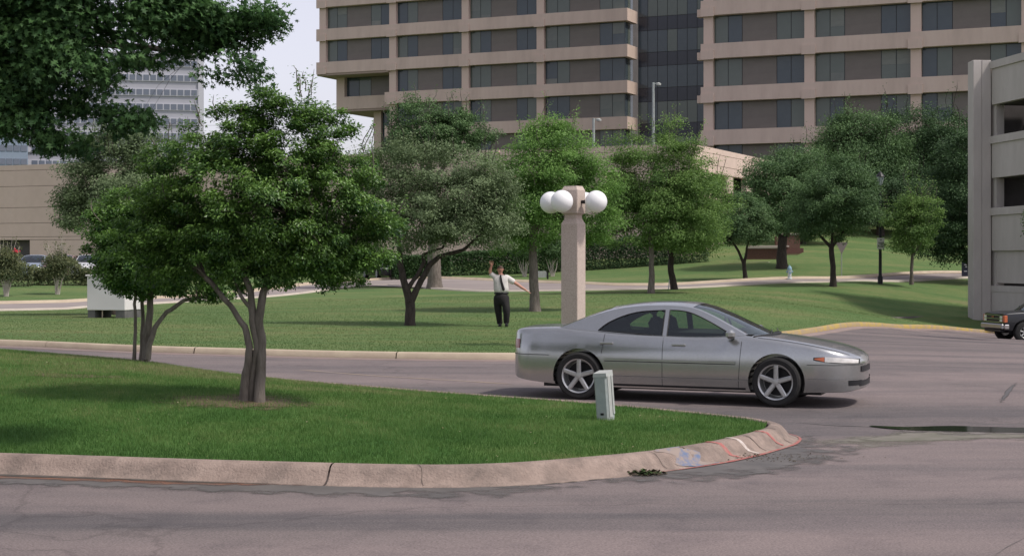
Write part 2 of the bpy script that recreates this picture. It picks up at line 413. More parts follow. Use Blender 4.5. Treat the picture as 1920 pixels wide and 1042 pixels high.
# lawn sheet beyond the far kerb
lawn_poly = [tuple(p) for p in FARc] + [(xe + 30, 76), (xe + 60, 200), (-90, 200), (-90, 38)]
LAWN_POLY = lawn_poly
sheet('lawn', lawn_poly, lambda x, y: H(x, y), 1.4, M['lawn'])

def sweep(name, path, prof, mat_, parent=None, gaps=None, zf=None, side=1, smooth=True):
    """prof = [(offset to the street side, height above lawn level)]"""
    P = [Vector(p)[:2] for p in path]; P = [Vector(p) for p in P]; rows = []
    for i, p in enumerate(P):
        t = (P[min(i+1, len(P)-1)] - P[max(i-1, 0)]).normalized(); nrm = Vector((t.y, -t.x)) * side
        rows.append([(p.x + nrm.x * a, p.y + nrm.y * a, b) for a, b in prof])
    A = np.array(rows); k = len(prof)
    if zf is None: z = H(A[:, :1, 0], A[:, :1, 1])
    else: z = zf(A[:, :1, 0], A[:, :1, 1])
    A[:, :, 2] += z
    m = len(P); idx = np.arange(m * k).reshape(m, k)
    F = np.stack([idx[:-1, :-1], idx[:-1, 1:], idx[1:, 1:], idx[1:, :-1]], -1).reshape(-1, 4)
    me = np_mesh(name, A.reshape(-1, 3), F, smooth); return link(name, me, parent, mat_)

CURB = [(-.02, -.2), (0, .012), (.05, .018), (.13, .012), (.17, -.01), (.20, -.13), (.20, -.3)]
GUT = [(.20, -.118), (.62, -.122), (.62, -.2)]
def cut(path, a, b): return path[a:b+1]
iy = min(range(len(FARc)), key=lambda i: (FARc[i] - Vector(G2(1400, 43))).length)
fc = thing('far_kerb', None, None); fc['kind'] = 'structure'
def kerb_run(path, m1, seg, parent, prof=CURB, nm='kerb_segment'):
    i = 0
    while i < len(path) - 1:
        j = min(i + seg, len(path) - 1); q = [p.copy() for p in path[i:j+1]]
        if j < len(path) - 1:
            d = (q[-1] - q[-2]).normalized(); q[-1] = q[-1] - d * .018
        sweep(nm, q, prof, m1, parent); i = j
for pth, mm in ((FARc[:iy+1], M['curb_far']), (FARc[iy:], M['yellow'])):
    kerb_run(pth, mm, 5, fc)
gut = sweep('gutter', FARc, GUT, M['gutter'], fc)

# island (grassed traffic island in the foreground)
def iz(pxx, pyy, Y, z): return None
near = [(-17, 19.5), (-12.5, 17.2), (-8.5, 15.9), (-5.0, 15.35), (-2.46, 14.75), (-.52, 14.48), (.69, 15.05), (1.62, 15.85), (2.38, 16.9), (2.80, 17.7)]
tip = [(2.90, 18.2), (2.68, 18.72)]
back = [(1.1, 20.35), (-1.1, 22.0), (-3.6, 24.4), (-5.8, 26.9), (-9, 30.0), (-13.5, 32.3), (-18, 33.0), (-22, 31), (-22.5, 25), (-20, 21)]
ISL = [Vector(p)[:2] for p in catmull([(a, b, 0) for a, b in near + tip + back + [near[0]]], .35)][:-1]
ISL = [Vector(p) for p in ISL]
ISLN = np.array([tuple(p) for p in ISL])
ic = []
for a, b, Y, z in [(470,748,18.3,.43),(0,750,18.2,.42),(0,655,27.2,.50),(300,678,25.0,.43),(500,706,23.3,.31),(800,743,21.3,.215),(1100,763,20.0,.17),(300,780,17.4,.34),(800,800,18.0,.24),(1130,795,18.2,.17),(-400,660,27,.55),(-500,740,19,.4)]:
    ic.append(((a-960)/FPX*Y, Y, z))
for p in ISL[::6]: ic.append((p.x, p.y, .168))
ic = np.array(ic); IX, IW, IA = tps_fit(ic, .002)
def IH(x, y):
    x = np.asarray(x, float); y = np.asarray(y, float); sh = x.shape
    q = np.stack([x.ravel(), y.ravel()], 1); o_ = np.empty(len(q))
    for i in range(0, len(q), 20000):
        e = q[i:i+20000] / 30.0; d = np.linalg.norm(e[:, None] - IX[None], axis=2)
        o_[i:i+20000] = (np.where(d > 0, d*d*np.log(d + 1e-12), 0) @ IW) + IA[0] + e @ IA[1:]
    s = H(q[:, 0], q[:, 1]) - .13 + .155                     # street + kerb height
    ed = np.full(len(q), 1e9)
    for i in range(0, len(q), 20000):
        ed[i:i+20000] = np.sqrt(((q[i:i+20000][:, None] - ISLN[None, ::2]) ** 2).sum(2)).min(1)
    k = np.clip(ed / 1.2, 0, 1); k = k * k * (3 - 2 * k)
    o_ = np.maximum(o_, s)
    return (s * (1 - k) + o_ * k).reshape(sh)
sheet('island_turf', [tuple(p) for p in ISL], IH, .3, M['island'])
def kerb_z(x, y): return H(x, y) - .13 + .155
ROLL = [(-.03, -.25), (0, .004), (.03, .016), (.09, .014), (.14, -.004), (.185, -.05), (.235, -.115), (.29, -.142), (.34, -.150), (.34, -.3)]
ik = thing('island_kerb', None, None); ik['kind'] = 'structure'
loop = ISL + [ISL[0]]
# orientation: street lies outside the loop
area = sum(a.x * b.y - b.x * a.y for a, b in zip(ISL, ISL[1:] + ISL[:1]))
sd = 1 if area > 0 else -1
i = 0
while i < len(loop) - 1:
    j = min(i + 9, len(loop) - 1); q = [p.copy() for p in loop[i:j+1]]
    if j < len(loop) - 1: d = (q[-1] - q[-2]).normalized(); q[-1] = q[-1] - d * .014
    sweep('kerb_segment', catmull([(p.x, p.y, 0) for p in q], .12), ROLL, M['curb'], ik, side=sd, zf=kerb_z); i = j
sweep('joint_filler', loop, [(-.03, -.02), (.17, -.06), (.28, -.155), (.33, -.16)], mat('joint_dirt', c(.07,.055,.05), rough=1), ik, side=sd, zf=kerb_z)
# gutter stain: damp band lying along the near kerb
def band(name, i0, i1, o0, o1, m_, lift, wob=0.0):
    P = [p for p in ISL[i0:i1]]; P = catmull([(p.x, p.y, 0) for p in P], .1); V = []; k = 5
    for t, p in enumerate(P):
        a = P[min(t+1, len(P)-1)]; b = P[max(t-1, 0)]; d = Vector((a.x-b.x, a.y-b.y)).normalized(); nn = Vector((d.y, -d.x)) * sd
        w = o1 + wob * (mnoise.noise(Vector((t*.035, i0, lift*100))) + .5*mnoise.noise(Vector((t*.11, i0, 7))))
        e = min(t, len(P)-1-t) / 12; w = o0 + (w - o0) * min(1, e)
        for r in range(k): s_ = o0 + (w - o0) * r / (k-1); V.append((p.x + nn.x*s_, p.y + nn.y*s_, 0))
    V = np.array(V); V[:, 2] = H(V[:, 0], V[:, 1]) - .13 + lift
    idx = np.arange(len(V)).reshape(-1, k); F = np.stack([idx[:-1,:-1], idx[:-1,1:], idx[1:,1:], idx[1:,:-1]], -1).reshape(-1,4)
    o = link(name, np_mesh(name, V, F, True), None, m_); o['kind'] = 'structure'
    nr = len(V) // k; fd = np.array([[min(1, min(t, nr-1-t) / 25) * (1 - (r / (k-1)) ** 1.5) * 1.15 for r in range(k)] for t in range(nr)]).ravel()
    o.data.attributes.new('fade', 'FLOAT', 'POINT').data.foreach_set('value', fd.astype(np.float32)); return o
nN = min(range(len(ISL)), key=lambda i: (ISL[i] - Vector((2.80, 17.7))).length)
for q_ in (): pass
nM = min(range(len(ISL)), key=lambda i: (ISL[i] - Vector((.69, 15.05))).length)
M['damp'] = mat('damp_gutter_asphalt', c(.085,.08,.075), c(.12,.11,.102), 2.5, .6, .2, 40)
M['rust'] = mat('rusty_silt', c(.20,.095,.06), c(.15,.11,.09), 3, .8, .2, 40)
M['mud'] = mat('dark_wet_silt', c(.055,.05,.042), c(.085,.078,.066), 6, .5, .3, 30)
for q_ in ('damp', 'rust', 'mud'): fade_mat(M[q_], 4.0)
band('gutter_damp_stain', 0, nM + 2, .33, 1.0, M['damp'], .004, .12)
band('gutter_rust_stain', 2, nM - 4, .33, .60, M['rust'], .008, .07)
band('gutter_silt', 1, nM - 5, .33, .47, M['mud'], .012, .04)
band('gutter_wet_stain', nM - 2, nN + 3, .33, 1.25, M['damp'], .006, .25)
# sprayed utility marks on the kerb face near the tip
def paintmark(p0, p1, w, m_, o0=.02, o1=.30):
    """thin paint film draped over the rolled kerb between two offsets"""
    prof = [(a, b) for a, b in ROLL if .0 <= a <= .34]
    def zp(a): return float(np.interp(a, [q[0] for q in prof[:-1]], [q[1] for q in prof[:-1]]))
    V = []; n = 12
    for r in range(n + 1):
        f = r / n; a = o0 + (o1 - o0) * f; s = p0 + (p1 - p0) * f + .02 * math.sin(f * 9 + p0)
        for e in (-.5, 0, .5):
            u = s + e * w * (1 + .35 * math.sin(f * 13 + e * 3)); i = int(u); i = max(1, min(len(ISL) - 2, i)); t = u - i
            p = ISL[i].lerp(ISL[i+1], t); d = (ISL[i+1] - ISL[i-1]).normalized(); nn = Vector((d.y, -d.x)) * sd
            V.append((p.x + nn.x * a, p.y + nn.y * a, float(kerb_z(np.array([p.x]), np.array([p.y]))[0]) + zp(a) + .006))
    idx = np.arange(len(V)).reshape(-1, 3); F = np.stack([idx[:-1,:-1], idx[:-1,1:], idx[1:,1:], idx[1:,:-1]], -1).reshape(-1,4)
    o = link('sprayed_mark', np_mesh('mark', V, F, True), ik, m_); return o
mr = mat('faded_red_spray', c(.33,.10,.09), c(.30,.19,.155), 14, .8, lo=.45, hi=.62); mb = mat('faded_blue_spray', c(.11,.15,.24), c(.26,.21,.18), 10, .8, lo=.36, hi=.54); mw = mat('faded_white_spray', c(.52,.48,.45), c(.38,.30,.25), 14, .8)
paintmark(nN - 5.6, nN - 4.9, .9, mb, .04, .33)['label'] = 'faded blue spray paint mark'
paintmark(nN - 3.9, nN - 3.3, .16, mr, .01, .32)['label'] = 'thin faded red spray line'
paintmark(nN - 2.9, nN - 2.4, .16, mw, .0, .32)['label'] = 'thin white spray line'
M['crack'] = mat('kerb_crack', c(.085,.068,.058), rough=1)
i8 = min(range(len(ISL)), key=lambda i: (ISL[i] - Vector((-.72, 14.5))).length)
for q_, w_, l_ in ((i8, .018, .30), (nN - 6.3, .02, .28), (nN - 2.1, .025, .30), (nN - .3, .04, .32)):
    paintmark(q_, q_ + .25, w_, M['crack'], .0, l_).name = 'kerb_crack'
paintmark(nN - 1.2, nN - .8, .14, mr, .0, .3)['label'] = 'short red spray line near the tip'
band('red_spray_line', nN - 7, nN + 3, .335, .375, mr, .013, .03)

# far road: faint centre line, cracks, sealed seams, puddle
def strip(name, pts, w, lift, m_, wob=.0, closed=False):
    P = catmull([(a, b, 0) for a, b in pts], .15); V = []
    for t, p in enumerate(P):
        a = P[min(t+1, len(P)-1)]; b = P[max(t-1, 0)]; d = Vector((a.x-b.x, a.y-b.y)).normalized(); nn = Vector((d.y, -d.x))
        ww = (w[0] + (w[1] - w[0]) * t / len(P)) if isinstance(w, tuple) else w
        e = min(1, min(t, len(P)-1-t) / 4 + .15)
        s1 = ww * e * (1 + wob * mnoise.noise(Vector((t * .23, ww, 3)))); s2 = ww * e * (1 + wob * mnoise.noise(Vector((t * .27, ww, 9))))
        V += [(p.x + nn.x * s1 / 2, p.y + nn.y * s1 / 2, 0), (p.x, p.y, 0), (p.x - nn.x * s2 / 2, p.y - nn.y * s2 / 2, 0)]
    V = np.array(V); V[:, 2] = H(V[:, 0], V[:, 1]) - .13 + lift
    idx = np.arange(len(V)).reshape(-1, 3); F = np.stack([idx[:-1,:-1], idx[:-1,1:], idx[1:,1:], idx[1:,:-1]], -1).reshape(-1, 4)
    o = link(name, np_mesh(name, V, F, True), None, m_); o['kind'] = 'structure'
    nr = len(V) // 3; fd = np.array([[0, 1.15 * min(1, min(t, nr-1-t) / 12), 0] for t in range(nr)]).ravel(); o.data.attributes.new('fade', 'FLOAT', 'POINT').data.foreach_set('value', fd.astype(np.float32)); return o
def gxy(a, b, lift=0.0):                        # photo pixel -> street point
    Y = 20.0
    for _ in range(60):
        X = (a - 960) / FPX * Y; z = h1(X, Y) - .13; Yn = (EYE - z) * FPX / (b - HORIZ); Y = .5 * Y + .5 * Yn
    return ((a - 960) / FPX * Y, Y)
M['line'] = mat('faded_yellow_line', c(.27,.21,.15), c(.23,.19,.17), 4, .85)
strip('faded_road_line', [gxy(a, b) for a, b in [(560, 693), (700, 704), (850, 713), (960, 720)]], .10, .004, M['line'])
M['tar'] = mat('tar_seam', c(.075,.072,.07), c(.15,.135,.128), 9, .8)
strip('tar_seam', [gxy(a, b) for a, b in [(1908, 716), (1895, 728), (1885, 742), (1872, 760)]], .10, .004, fade_mat(mat('patchy_tar', c(.085,.08,.08), rough=.75), 14), .5)
strip('tar_seam', [gxy(a, b) for a, b in [(1862, 1044), (1885, 1027), (1922, 1008)]], .012, .004, M['tar'], .6)
strip('tar_seam', [gxy(a, b) for a, b in [(1500, 792), (1560, 797), (1640, 800)]], .09, .004, M['tar'], .9)
mpd, N_, L_, P_ = newmat('puddle_water'); P_.inputs['Base Color'].default_value = c(.012,.012,.011); P_.inputs['Roughness'].default_value = .06; P_.inputs['Specular IOR Level'].default_value = .35
M['stainwet'] = mat('algae_stain', c(.12,.118,.085), c(.17,.155,.13), 2.5, .7, lo=.4, hi=.6)
fade_mat(M['stainwet'], 2.5); M['line'] and None
strip('wet_stain', [gxy(a, b) for a, b in [(1450, 838), (1560, 833), (1660, 824), (1790, 817), (1960, 813), (2150, 812)]], (1.5, 1.1), .003, M['stainwet'], .5)
strip('dry_silt_margin', [gxy(a, b) for a, b in [(1600, 799), (1700, 805), (1820, 808), (1960, 809), (2150, 810)]], 1.1, .006, fade_mat(mat('pale_silt', c(.17,.152,.14), c(.14,.125,.117), 4, .8, lo=.42, hi=.58), 3), .4)
strip('puddle', [gxy(a, b) for a, b in [(1632, 799), (1700, 803), (1790, 805), (1900, 806), (2020, 807), (2150, 808)]], .55, .009, mpd, .5)

# upper road with its far kerb, left path
near_e = [(-40, 59)] + [G2(a, Y) for a, Y in [(0,62),(160,65),(400,71),(680,85),(800,82),(900,79),(1050,79),(1240,79),(1550,85),(1820,93),(2100,98)]]
far_e = [(-40, 64)] + [G2(a, Y) for a, Y in [(0,68),(160,71),(400,78),(680,94),(830,92),(900,90),(1000,88),(1100,85),(1240,83.5),(1550,89.5),(1820,97),(2100,102)]]
def ribbon(name, A, B, lift, m_, k=4):
    A = catmull([(a, b, 0) for a, b in A], 1e9 if False else 4); B_ = B
    def res(P, n):
        P = np.array([(p[0], p[1]) for p in P]); d = np.r_[0, np.cumsum(np.linalg.norm(np.diff(P, axis=0), axis=1))]; s = np.linspace(0, d[-1], n)
        return np.stack([np.interp(s, d, P[:, 0]), np.interp(s, d, P[:, 1])], 1)
    B_ = catmull([(a, b, 0) for a, b in B], 4); n = 90; P, Q = res(A, n), res(B_, n)
    V = np.stack([P + (Q - P) * t for t in np.linspace(0, 1, k)], 1).reshape(-1, 2); V = np.column_stack([V, H(V[:, 0], V[:, 1]) + lift])
    idx = np.arange(n * k).reshape(n, k); F = np.stack([idx[:-1,:-1], idx[:-1,1:], idx[1:,1:], idx[1:,:-1]], -1).reshape(-1,4)
    o = link(name, np_mesh(name, V, F, True), None, m_); o['kind'] = 'structure'
    if o.data.polygons[0].normal.z < 0: o.data.flip_normals()
    return o
ribbon('upper_road', near_e, far_e, .05, M['upper_road'], 8)
uc = thing('upper_road_kerb', None, None); uc['kind'] = 'structure'
sweep('kerb_face', [Vector(p)[:2] for p in catmull([(a, b, 0) for a, b in far_e], 1.5)], [(-.25, -.1), (-.25, .14), (-.02, .16), (.02, .05), (.45, .058), (.45, .0)], M['curb_far'], uc)
sweep('kerb_edge', [Vector(p)[:2] for p in catmull([(a, b, 0) for a, b in near_e], 1.5)], [(-.35, .055), (-.35, .075), (.05, .075), (.05, -.1)], M['path'], uc)

# ------------------------------------------------------------------ grass blades (stuff)
def grass(name, pts, zf, hgt, wid, m_, lean=.35):
    n = len(pts); x, y = pts[:, 0], pts[:, 1]; z = zf(x, y) - .004
    a = rng.uniform(0, 2*np.pi, n); h = hgt * rng.uniform(.5, 1.25, n); w = wid * rng.uniform(.7, 1.3, n)
    la = rng.uniform(0, 2*np.pi, n); ll = h * rng.uniform(0, lean * 2, n)
    A = np.column_stack([x - np.cos(a)*w/2, y - np.sin(a)*w/2, z]); B = np.column_stack([x + np.cos(a)*w/2, y + np.sin(a)*w/2, z])
    T = np.column_stack([x + np.cos(la)*ll, y + np.sin(la)*ll, z + h])
    V = np.stack([A, B, T], 1).reshape(-1, 3); F = np.arange(3*n).reshape(-1, 3)
    me = np_mesh(name, V, F, False)
    o = link(name, me, None, m_); o['kind'] = 'stuff'
    t = me.attributes.new('tint', 'FLOAT', 'FACE')
    tn = np.array([1.3*mnoise.noise(Vector((px_*.11, py_*.16, 2))) + .8*mnoise.noise(Vector((px_*.9, py_*.9, 0))) + .5*mnoise.noise(Vector((px_*2.7, py_*2.7, 4))) for px_, py_ in zip(x[::1].tolist(), y[::1].tolist())]) if n < 400000 else rng.normal(0, .2, n)
    t.data.foreach_set('value', np.clip(.42 + tn*.45 + rng.normal(0, .11, n), 0, 1).astype(np.float32))
    return o
def scatter_poly(poly, n, dens_near=None):
    A = np.array(poly); lo, hi = A.min(0), A.max(0); out = []
    tot = 0
    while tot < n:
        q = rng.uniform(lo, hi, (n, 2)); q = q[in_poly(q, poly)]
        keep = (np.abs(q[:, 0]) < q[:, 1] * .36 + 2); q = q[keep]
        if dens_near is not None: q = q[rng.random(len(q)) < np.minimum(1, (dens_near / q[:, 1]) ** 2)]
        out.append(q); tot += len(q)
    return np.concatenate(out)[:n]
def grass_leaf(name, cols):
    m, N, L, P = newmat(name); at = N.new('ShaderNodeAttribute'); at.attribute_name = 'tint'
    cr = N.new('ShaderNodeValToRGB'); e = cr.color_ramp.elements; e[0].position = .1; e[0].color = cols[0]; e[1].position = .95; e[1].color = cols[-1]
    for i, q in enumerate(cols[1:-1]): k = e.new(.1 + .85 * (i+1) / (len(cols)-1)); k.color = q
    L.new(at.outputs['Fac'], cr.inputs[0]); L.new(cr.outputs[0], P.inputs['Base Color']); P.inputs['Roughness'].default_value = .6; P.inputs['Specular IOR Level'].default_value = .2
    tr = N.new('ShaderNodeBsdfTranslucent'); L.new(cr.outputs[0], tr.inputs[0]); mx = N.new('ShaderNodeMixShader'); mx.inputs[0].default_value = .35
    L.new(P.outputs[0], mx.inputs[1]); L.new(tr.outputs[0], mx.inputs[2]); L.new(mx.outputs[0], N['Material Output'].inputs['Surface']); return m
M['blade'] = grass_leaf('island_grass_blade', [c(.055,.125,.028), c(.095,.190,.045), c(.155,.235,.070), c(.27,.255,.125)])
M['blade_far'] = grass_leaf('lawn_grass_blade', [c(.080,.142,.044), c(.108,.170,.056), c(.148,.188,.070), c(.21,.195,.10)])
ip = [tuple(p) for p in ISL]
gi = scatter_poly(ip, 330000, 17)
td = np.hypot(gi[:, 0] + 2.95, (gi[:, 1] - 18.3) * .8)        # worn earth round the tree foot
gi = gi[(td > .18) & (rng.random(len(gi)) < np.clip((td + .05) / .9, .05, 1))]
grass('island_grass', gi, IH, .045, .006, M['blade'])
fg = scatter_poly([p for p in lawn_poly[:-4]] + [(xe + 10, 80), (20, 80), (-22, 66), (-22, 38)], 170000, 36)
grass('lawn_grass', fg, H, .027, .016, M['blade_far'])
# bare earth round the foot of the near tree
def disc(name, cx, cy, rx, ry, zf, lift, m_, n=40, rings=6):
    V = [(cx, cy, 0)]; F = []
    for r in range(1, rings + 1):
        for k in range(n):
            a = 2*math.pi*k/n; s = r / rings * (1 + .3 * mnoise.noise(Vector((math.cos(a)*1.5, math.sin(a)*1.5, cx))) * r / rings)
            V.append((cx + rx*s*math.cos(a), cy + ry*s*math.sin(a), 0))
    V = np.array(V); V[:, 2] = zf(V[:, 0], V[:, 1]) + lift * 1
    F = [(0, 1+k, 1+(k+1) % n) for k in range(n)]
    for r in range(rings - 1):
        for k in range(n):
            a, b = 1 + r*n + k, 1 + r*n + (k+1) % n; F += [(a, a+n, b+n), (a, b+n, b)]
    o = link(name, np_mesh(name, V, np.array(F), True), None, m_); o['kind'] = 'structure'; return o
be_ = disc('bare_earth', -3.15, 18.3, 1.15, .75, IH, .006, fade_mat(mat('dry_earth', c(.10,.07,.048), c(.12,.095,.05), 6, .95, .4, 40), 5))
be_.data.attributes.new('fade', 'FLOAT', 'POINT').data.foreach_set('value', np.r_[1.2, np.repeat(1.2 * (1 - (np.arange(1, 7) / 6) ** 1.3), 40)].astype(np.float32))
be2 = disc('bare_patch', -5.6, 20.6, .9, .35, IH, .006, fade_mat(mat('dry_earth_patch', c(.10,.07,.048), c(.12,.095,.05), 6, .95, .4, 40), 4))
be2.data.attributes.new('fade', 'FLOAT', 'POINT').data.foreach_set('value', np.r_[1.0, np.repeat(1.0 * (1 - (np.arange(1, 7) / 6) ** 1.3), 40)].astype(np.float32))
# litter washed against the kerb
dm = mat('leaf_litter', c(.03,.024,.015), c(.075,.06,.035), 20, .9)
def litter(cx, cy, rx, ry, n, size, m_, zoff, name, label):
    V = []; F = []
    for k in range(n):
        a = random.gauss(0, .5); b = random.gauss(0, .5); X = cx + a*rx; Y = cy + b*ry; s = size * random.uniform(.4, 1.3)
        z = h1(cx, cy) - .13 + zoff + random.uniform(0, .03) * math.exp(-(a*a+b*b)*3); th = random.uniform(0, 6.28); i = len(V)
        d = Vector((math.cos(th), math.sin(th), random.uniform(-.4, .7))) * s; e = Vector((-math.sin(th), math.cos(th), random.uniform(-.3, .3))) * s * .45
        p = Vector((X, Y, z)); V += [p, p + d*.5 + e, p + d, p + d*.5 - e]; F.append((i, i+1, i+2, i+3))
    o = link(name, np_mesh(name, np.array([tuple(v) for v in V]), np.array(F)), None, m_)
    prop(o, label, 'debris', kind='stuff'); return o
lx, ly = gxy(1205, 890)
litter(lx, ly, .22, .10, 160, .05, dm, .01, 'leaf_litter', 'small clump of dead leaves and twigs in the gutter')
litter(lx + .02, ly - .02, .16, .08, 50, .045, mat('green_sprigs', c(.06,.10,.03), rough=.8), .02, 'green_sprigs', 'few green sprigs caught in the leaf clump by the kerb')
lx, ly = gxy(1400, 858)
litter(lx, ly, 1.1, .32, 420, .022, dm, .008, 'scattered_debris', 'fine dark debris scattered in the gutter near the island tip')

# fallen leaves and clover specks on the island turf
fl = scatter_poly(ip, 260, 17)
V = []; F = []
for x_, y_ in fl:
    z_ = float(IH(np.array([x_]), np.array([y_]))[0]) + .035; th = random.uniform(0, 6.28); s_ = random.uniform(.006, .018); i_ = len(V)
    d_ = Vector((math.cos(th), math.sin(th), random.uniform(-.3, .5))) * s_; e_ = Vector((-math.sin(th), math.cos(th), .2)) * s_ * .5; p_ = Vector((x_, y_, z_))
    V += [p_ - d_, p_ + e_, p_ + d_, p_ - e_]; F.append((i_, i_+1, i_+2, i_+3))
o = link('fallen_leaves', np_mesh('fallen_leaves', np.array([tuple(v) for v in V]), np.array(F)), None, mat('dry_leaf', c(.22,.17,.08), c(.34,.32,.20), 3, .8)); prop(o, 'dry fallen leaves scattered over the near island grass', 'leaves', kind='stuff')
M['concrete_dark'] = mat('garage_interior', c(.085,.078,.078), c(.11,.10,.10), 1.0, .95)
M['blind_pale'] = mat('pale_blind_slats', c(.16,.17,.15), c(.20,.21,.185), .5, .3, stretch=(1,1,6), spec=.4)
M['glass_green2'] = mat('pane_with_lowered_blind', c(.11,.125,.11), c(.15,.165,.145), .4, .15, spec=.5)
# ------------------------------------------------------------------ buildings
BR = -R(24.5)
U = Vector((math.cos(BR), math.sin(BR), 0)); W = Vector((-math.sin(BR), math.cos(BR), 0))
_bx = {}
def boxmesh(w, d, h, key=''):
    k = (round(w, 3), round(d, 3), round(h, 3), key)
    if k not in _bx: 
        me = bpy.data.meshes.new('box'); b = MB().box(0, w, 0, d, 0, h); me.from_pydata(b.v, [], b.f); me.update(); _bx[k] = me
    return _bx[k]
def piece(name, mat_, parent, x0, x1, y0, y1, z0, z1):
    me = boxmesh(x1 - x0, y1 - y0, z1 - z0, mat_.name)
    if not me.materials: me.materials.append(mat_)
    o = bpy.data.objects.new(name, me); COL.objects.link(o); o.parent = parent; o.location = (x0, y0, z0); return o
rb = random.Random(11)
def pane(parent, x0, x1, z0, z1, y, name='window_pane', m_=None, rot=None):
    mm = m_ or (M['glass_green'] if rb.random() < .55 else M['glass_blue'])
    o = piece(name, mm, parent, x0 + .03, x1 - .03, y, y + .05, z0 + .03, z1 - .03)
    return o
PITCH = 3.9
def tower_front(T, cols, levels, recess=.75, band_h=1.34, x_left=None, x_right=None, colw=.88, first_corner=False):
    """cols: column centres (local x, ascending); levels: band-top heights; windows fill between a band top and the band above"""
    for zt in levels:
        piece('spandrel_band', M['concrete_pink'], T, x_left, x_right, 0, 1.2, zt - band_h, zt)
        for cx in cols:
            piece('column_cap', M['concrete_pink'], T, cx - .62, cx + .62, -.10, .0 - .003, zt - band_h - .10, zt - band_h + .72)
        z0, z1 = zt, zt + PITCH - band_h
        for cx in cols: piece('column', M['concrete_pink_light'], T, cx - colw/2, cx + colw/2, .28, 1.1, z0, z1)
        edges = [(a + colw/2, b - colw/2) for a, b in zip(cols[:-1], cols[1:])]
        if first_corner: edges.append((cols[-1] + colw/2, x_right - .05))
        for a, b in edges:
            w = b - a; p = w * .155; xs = [a, a + p, a + 2*p, b - 2*p, b - p, b]
            dark_l, dark_r = rb.random() < .4, rb.random() < .5
            for i in range(5):
                if i == 2: m_ = M['blind']
                else: m_ = (M['glass_blue'] if ((dark_l if i < 2 else dark_r) ^ (rb.random() < .25)) else M['glass_green'])
                pane(T, xs[i], xs[i+1], z0, z1, recess, m_=m_, name='window_pane' if i != 2 else 'blind_panel')
                if i != 2 and rb.random() < .34:
                    hb = rb.choice([.35, .5, .62]) * (z1 - z0); lowr = rb.random() < .25
                    piece('half_blind', M['blind_pale'] if rb.random() < .4 else M['glass_green2'], T, xs[i] + .06, xs[i+1] - .06, recess - .012, recess - .003, (z0 + .05) if lowr else z1 - hb, (z0 + hb * .5) if lowr else z1 - .05)
            piece('window_backing', M['mullion'], T, a, b, recess + .02, recess + .12, z0, z1)

# left office block
TL = thing('office_block', 'stepped pink concrete office block with long window bands left of the glass link', 'office building', (12.0, 173.0, 1.0), BR)
lv = [zt - 1.0 for zt in (37.16, 33.26, 29.36, 25.46)]
cl = [-38.1 + .2, -28.5, -19.15, -9.88]
colsL = cl
for zt in lv:
    pass
tower_front(TL, colsL, lv, x_left=-38.6, x_right=0, first_corner=True)
# level below: left bay steps back
def level(T, zt, x_left, cols):
    tower_front(T, cols, [zt], x_left=x_left, x_right=0, first_corner=True)
level(TL, 21.56 - 1, -29.4, cl[1:])
level(TL, 17.66 - 1, -29.4, cl[1:])
level(TL, 13.76 - 1, -19.8, cl[2:])
level(TL, 9.86 - 1, -19.8, cl[2:])
# top-left soffit: the band just above the stepped bay
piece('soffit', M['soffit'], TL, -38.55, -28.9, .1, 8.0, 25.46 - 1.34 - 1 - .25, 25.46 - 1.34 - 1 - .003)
# recessed bay under the overhang
piece('recessed_wall', M['concrete_pink'], TL, -37.4, -28.95, 2.6, 3.4, 21.56 - 1 - 1.5, 21.56 - 1)
piece('recessed_wall', M['concrete_pink'], TL, -37.4, -36.3, 2.6, 12, 21.56 - 1, 25.46 - 1 - 1.6)
for i, (a, b) in enumerate([(-36.3, -34.6), (-34.6, -33.0), (-33.0, -30.4), (-30.4, -28.95)]):
    pane(TL, a, b, 21.56 - 1, 25.46 - 1 - 1.6, 3.2, m_=[M['glass_blue'], M['glass_green'], M['blind'], M['glass_blue']][i])
piece('window_backing', M['mullion'], TL, -36.3, -28.95, 3.26, 3.4, 21.56 - 1, 25.46 - 1 - 1.6)
piece('side_wall', M['concrete_pink'], TL, -37.4, -36.6, 3.4, 22, 19.06, 20.56)
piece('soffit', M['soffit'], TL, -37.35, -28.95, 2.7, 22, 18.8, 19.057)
# lower recessed core seen below the overhang
piece('core_wall', M['concrete_pink'], TL, -33.2, -32.2, 4.2, 14, 3, 18.797)
piece('core_wall', M['concrete_pink'], TL, -33.8, -29, 4.0, 4.197, 11.2, 13.4)
for k in range(3): pane(TL, -32.2 + k*1.1, -31.1 + k*1.1, 13.4, 18.7, 4.6, m_=M['glass_blue'])
piece('window_backing', M['mullion'], TL, -32.2, -19.6, 4.72, 4.82, 3, 18.797)
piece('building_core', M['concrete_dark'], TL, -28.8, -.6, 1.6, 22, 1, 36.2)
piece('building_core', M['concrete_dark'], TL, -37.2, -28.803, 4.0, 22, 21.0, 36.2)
for zt in (17.66 - 1,):
    piece('window_backing', M['mullion'], TL, -28.9, -19.7, 1.2, 1.3, 8, 15.2)
piece('roof', M['concrete_pink'], TL, -38.5, -.1, .1, 22, 36.165, 37.5)
# short return of the block at its right-hand corner
for zt in lv + [20.56, 16.66, 12.76, 8.86]:
    piece('spandrel_return', M['concrete_pink'], TL, .003, .5, 0.0, 3.2, zt - 1.34, zt)
    for k in range(3): piece('window_pane', M['glass_blue'] if k != 1 else M['glass_green'], TL, -.05, .0, .75 + k*.8, .75 + k*.8 + .74, zt + .03, zt + PITCH - 1.37)

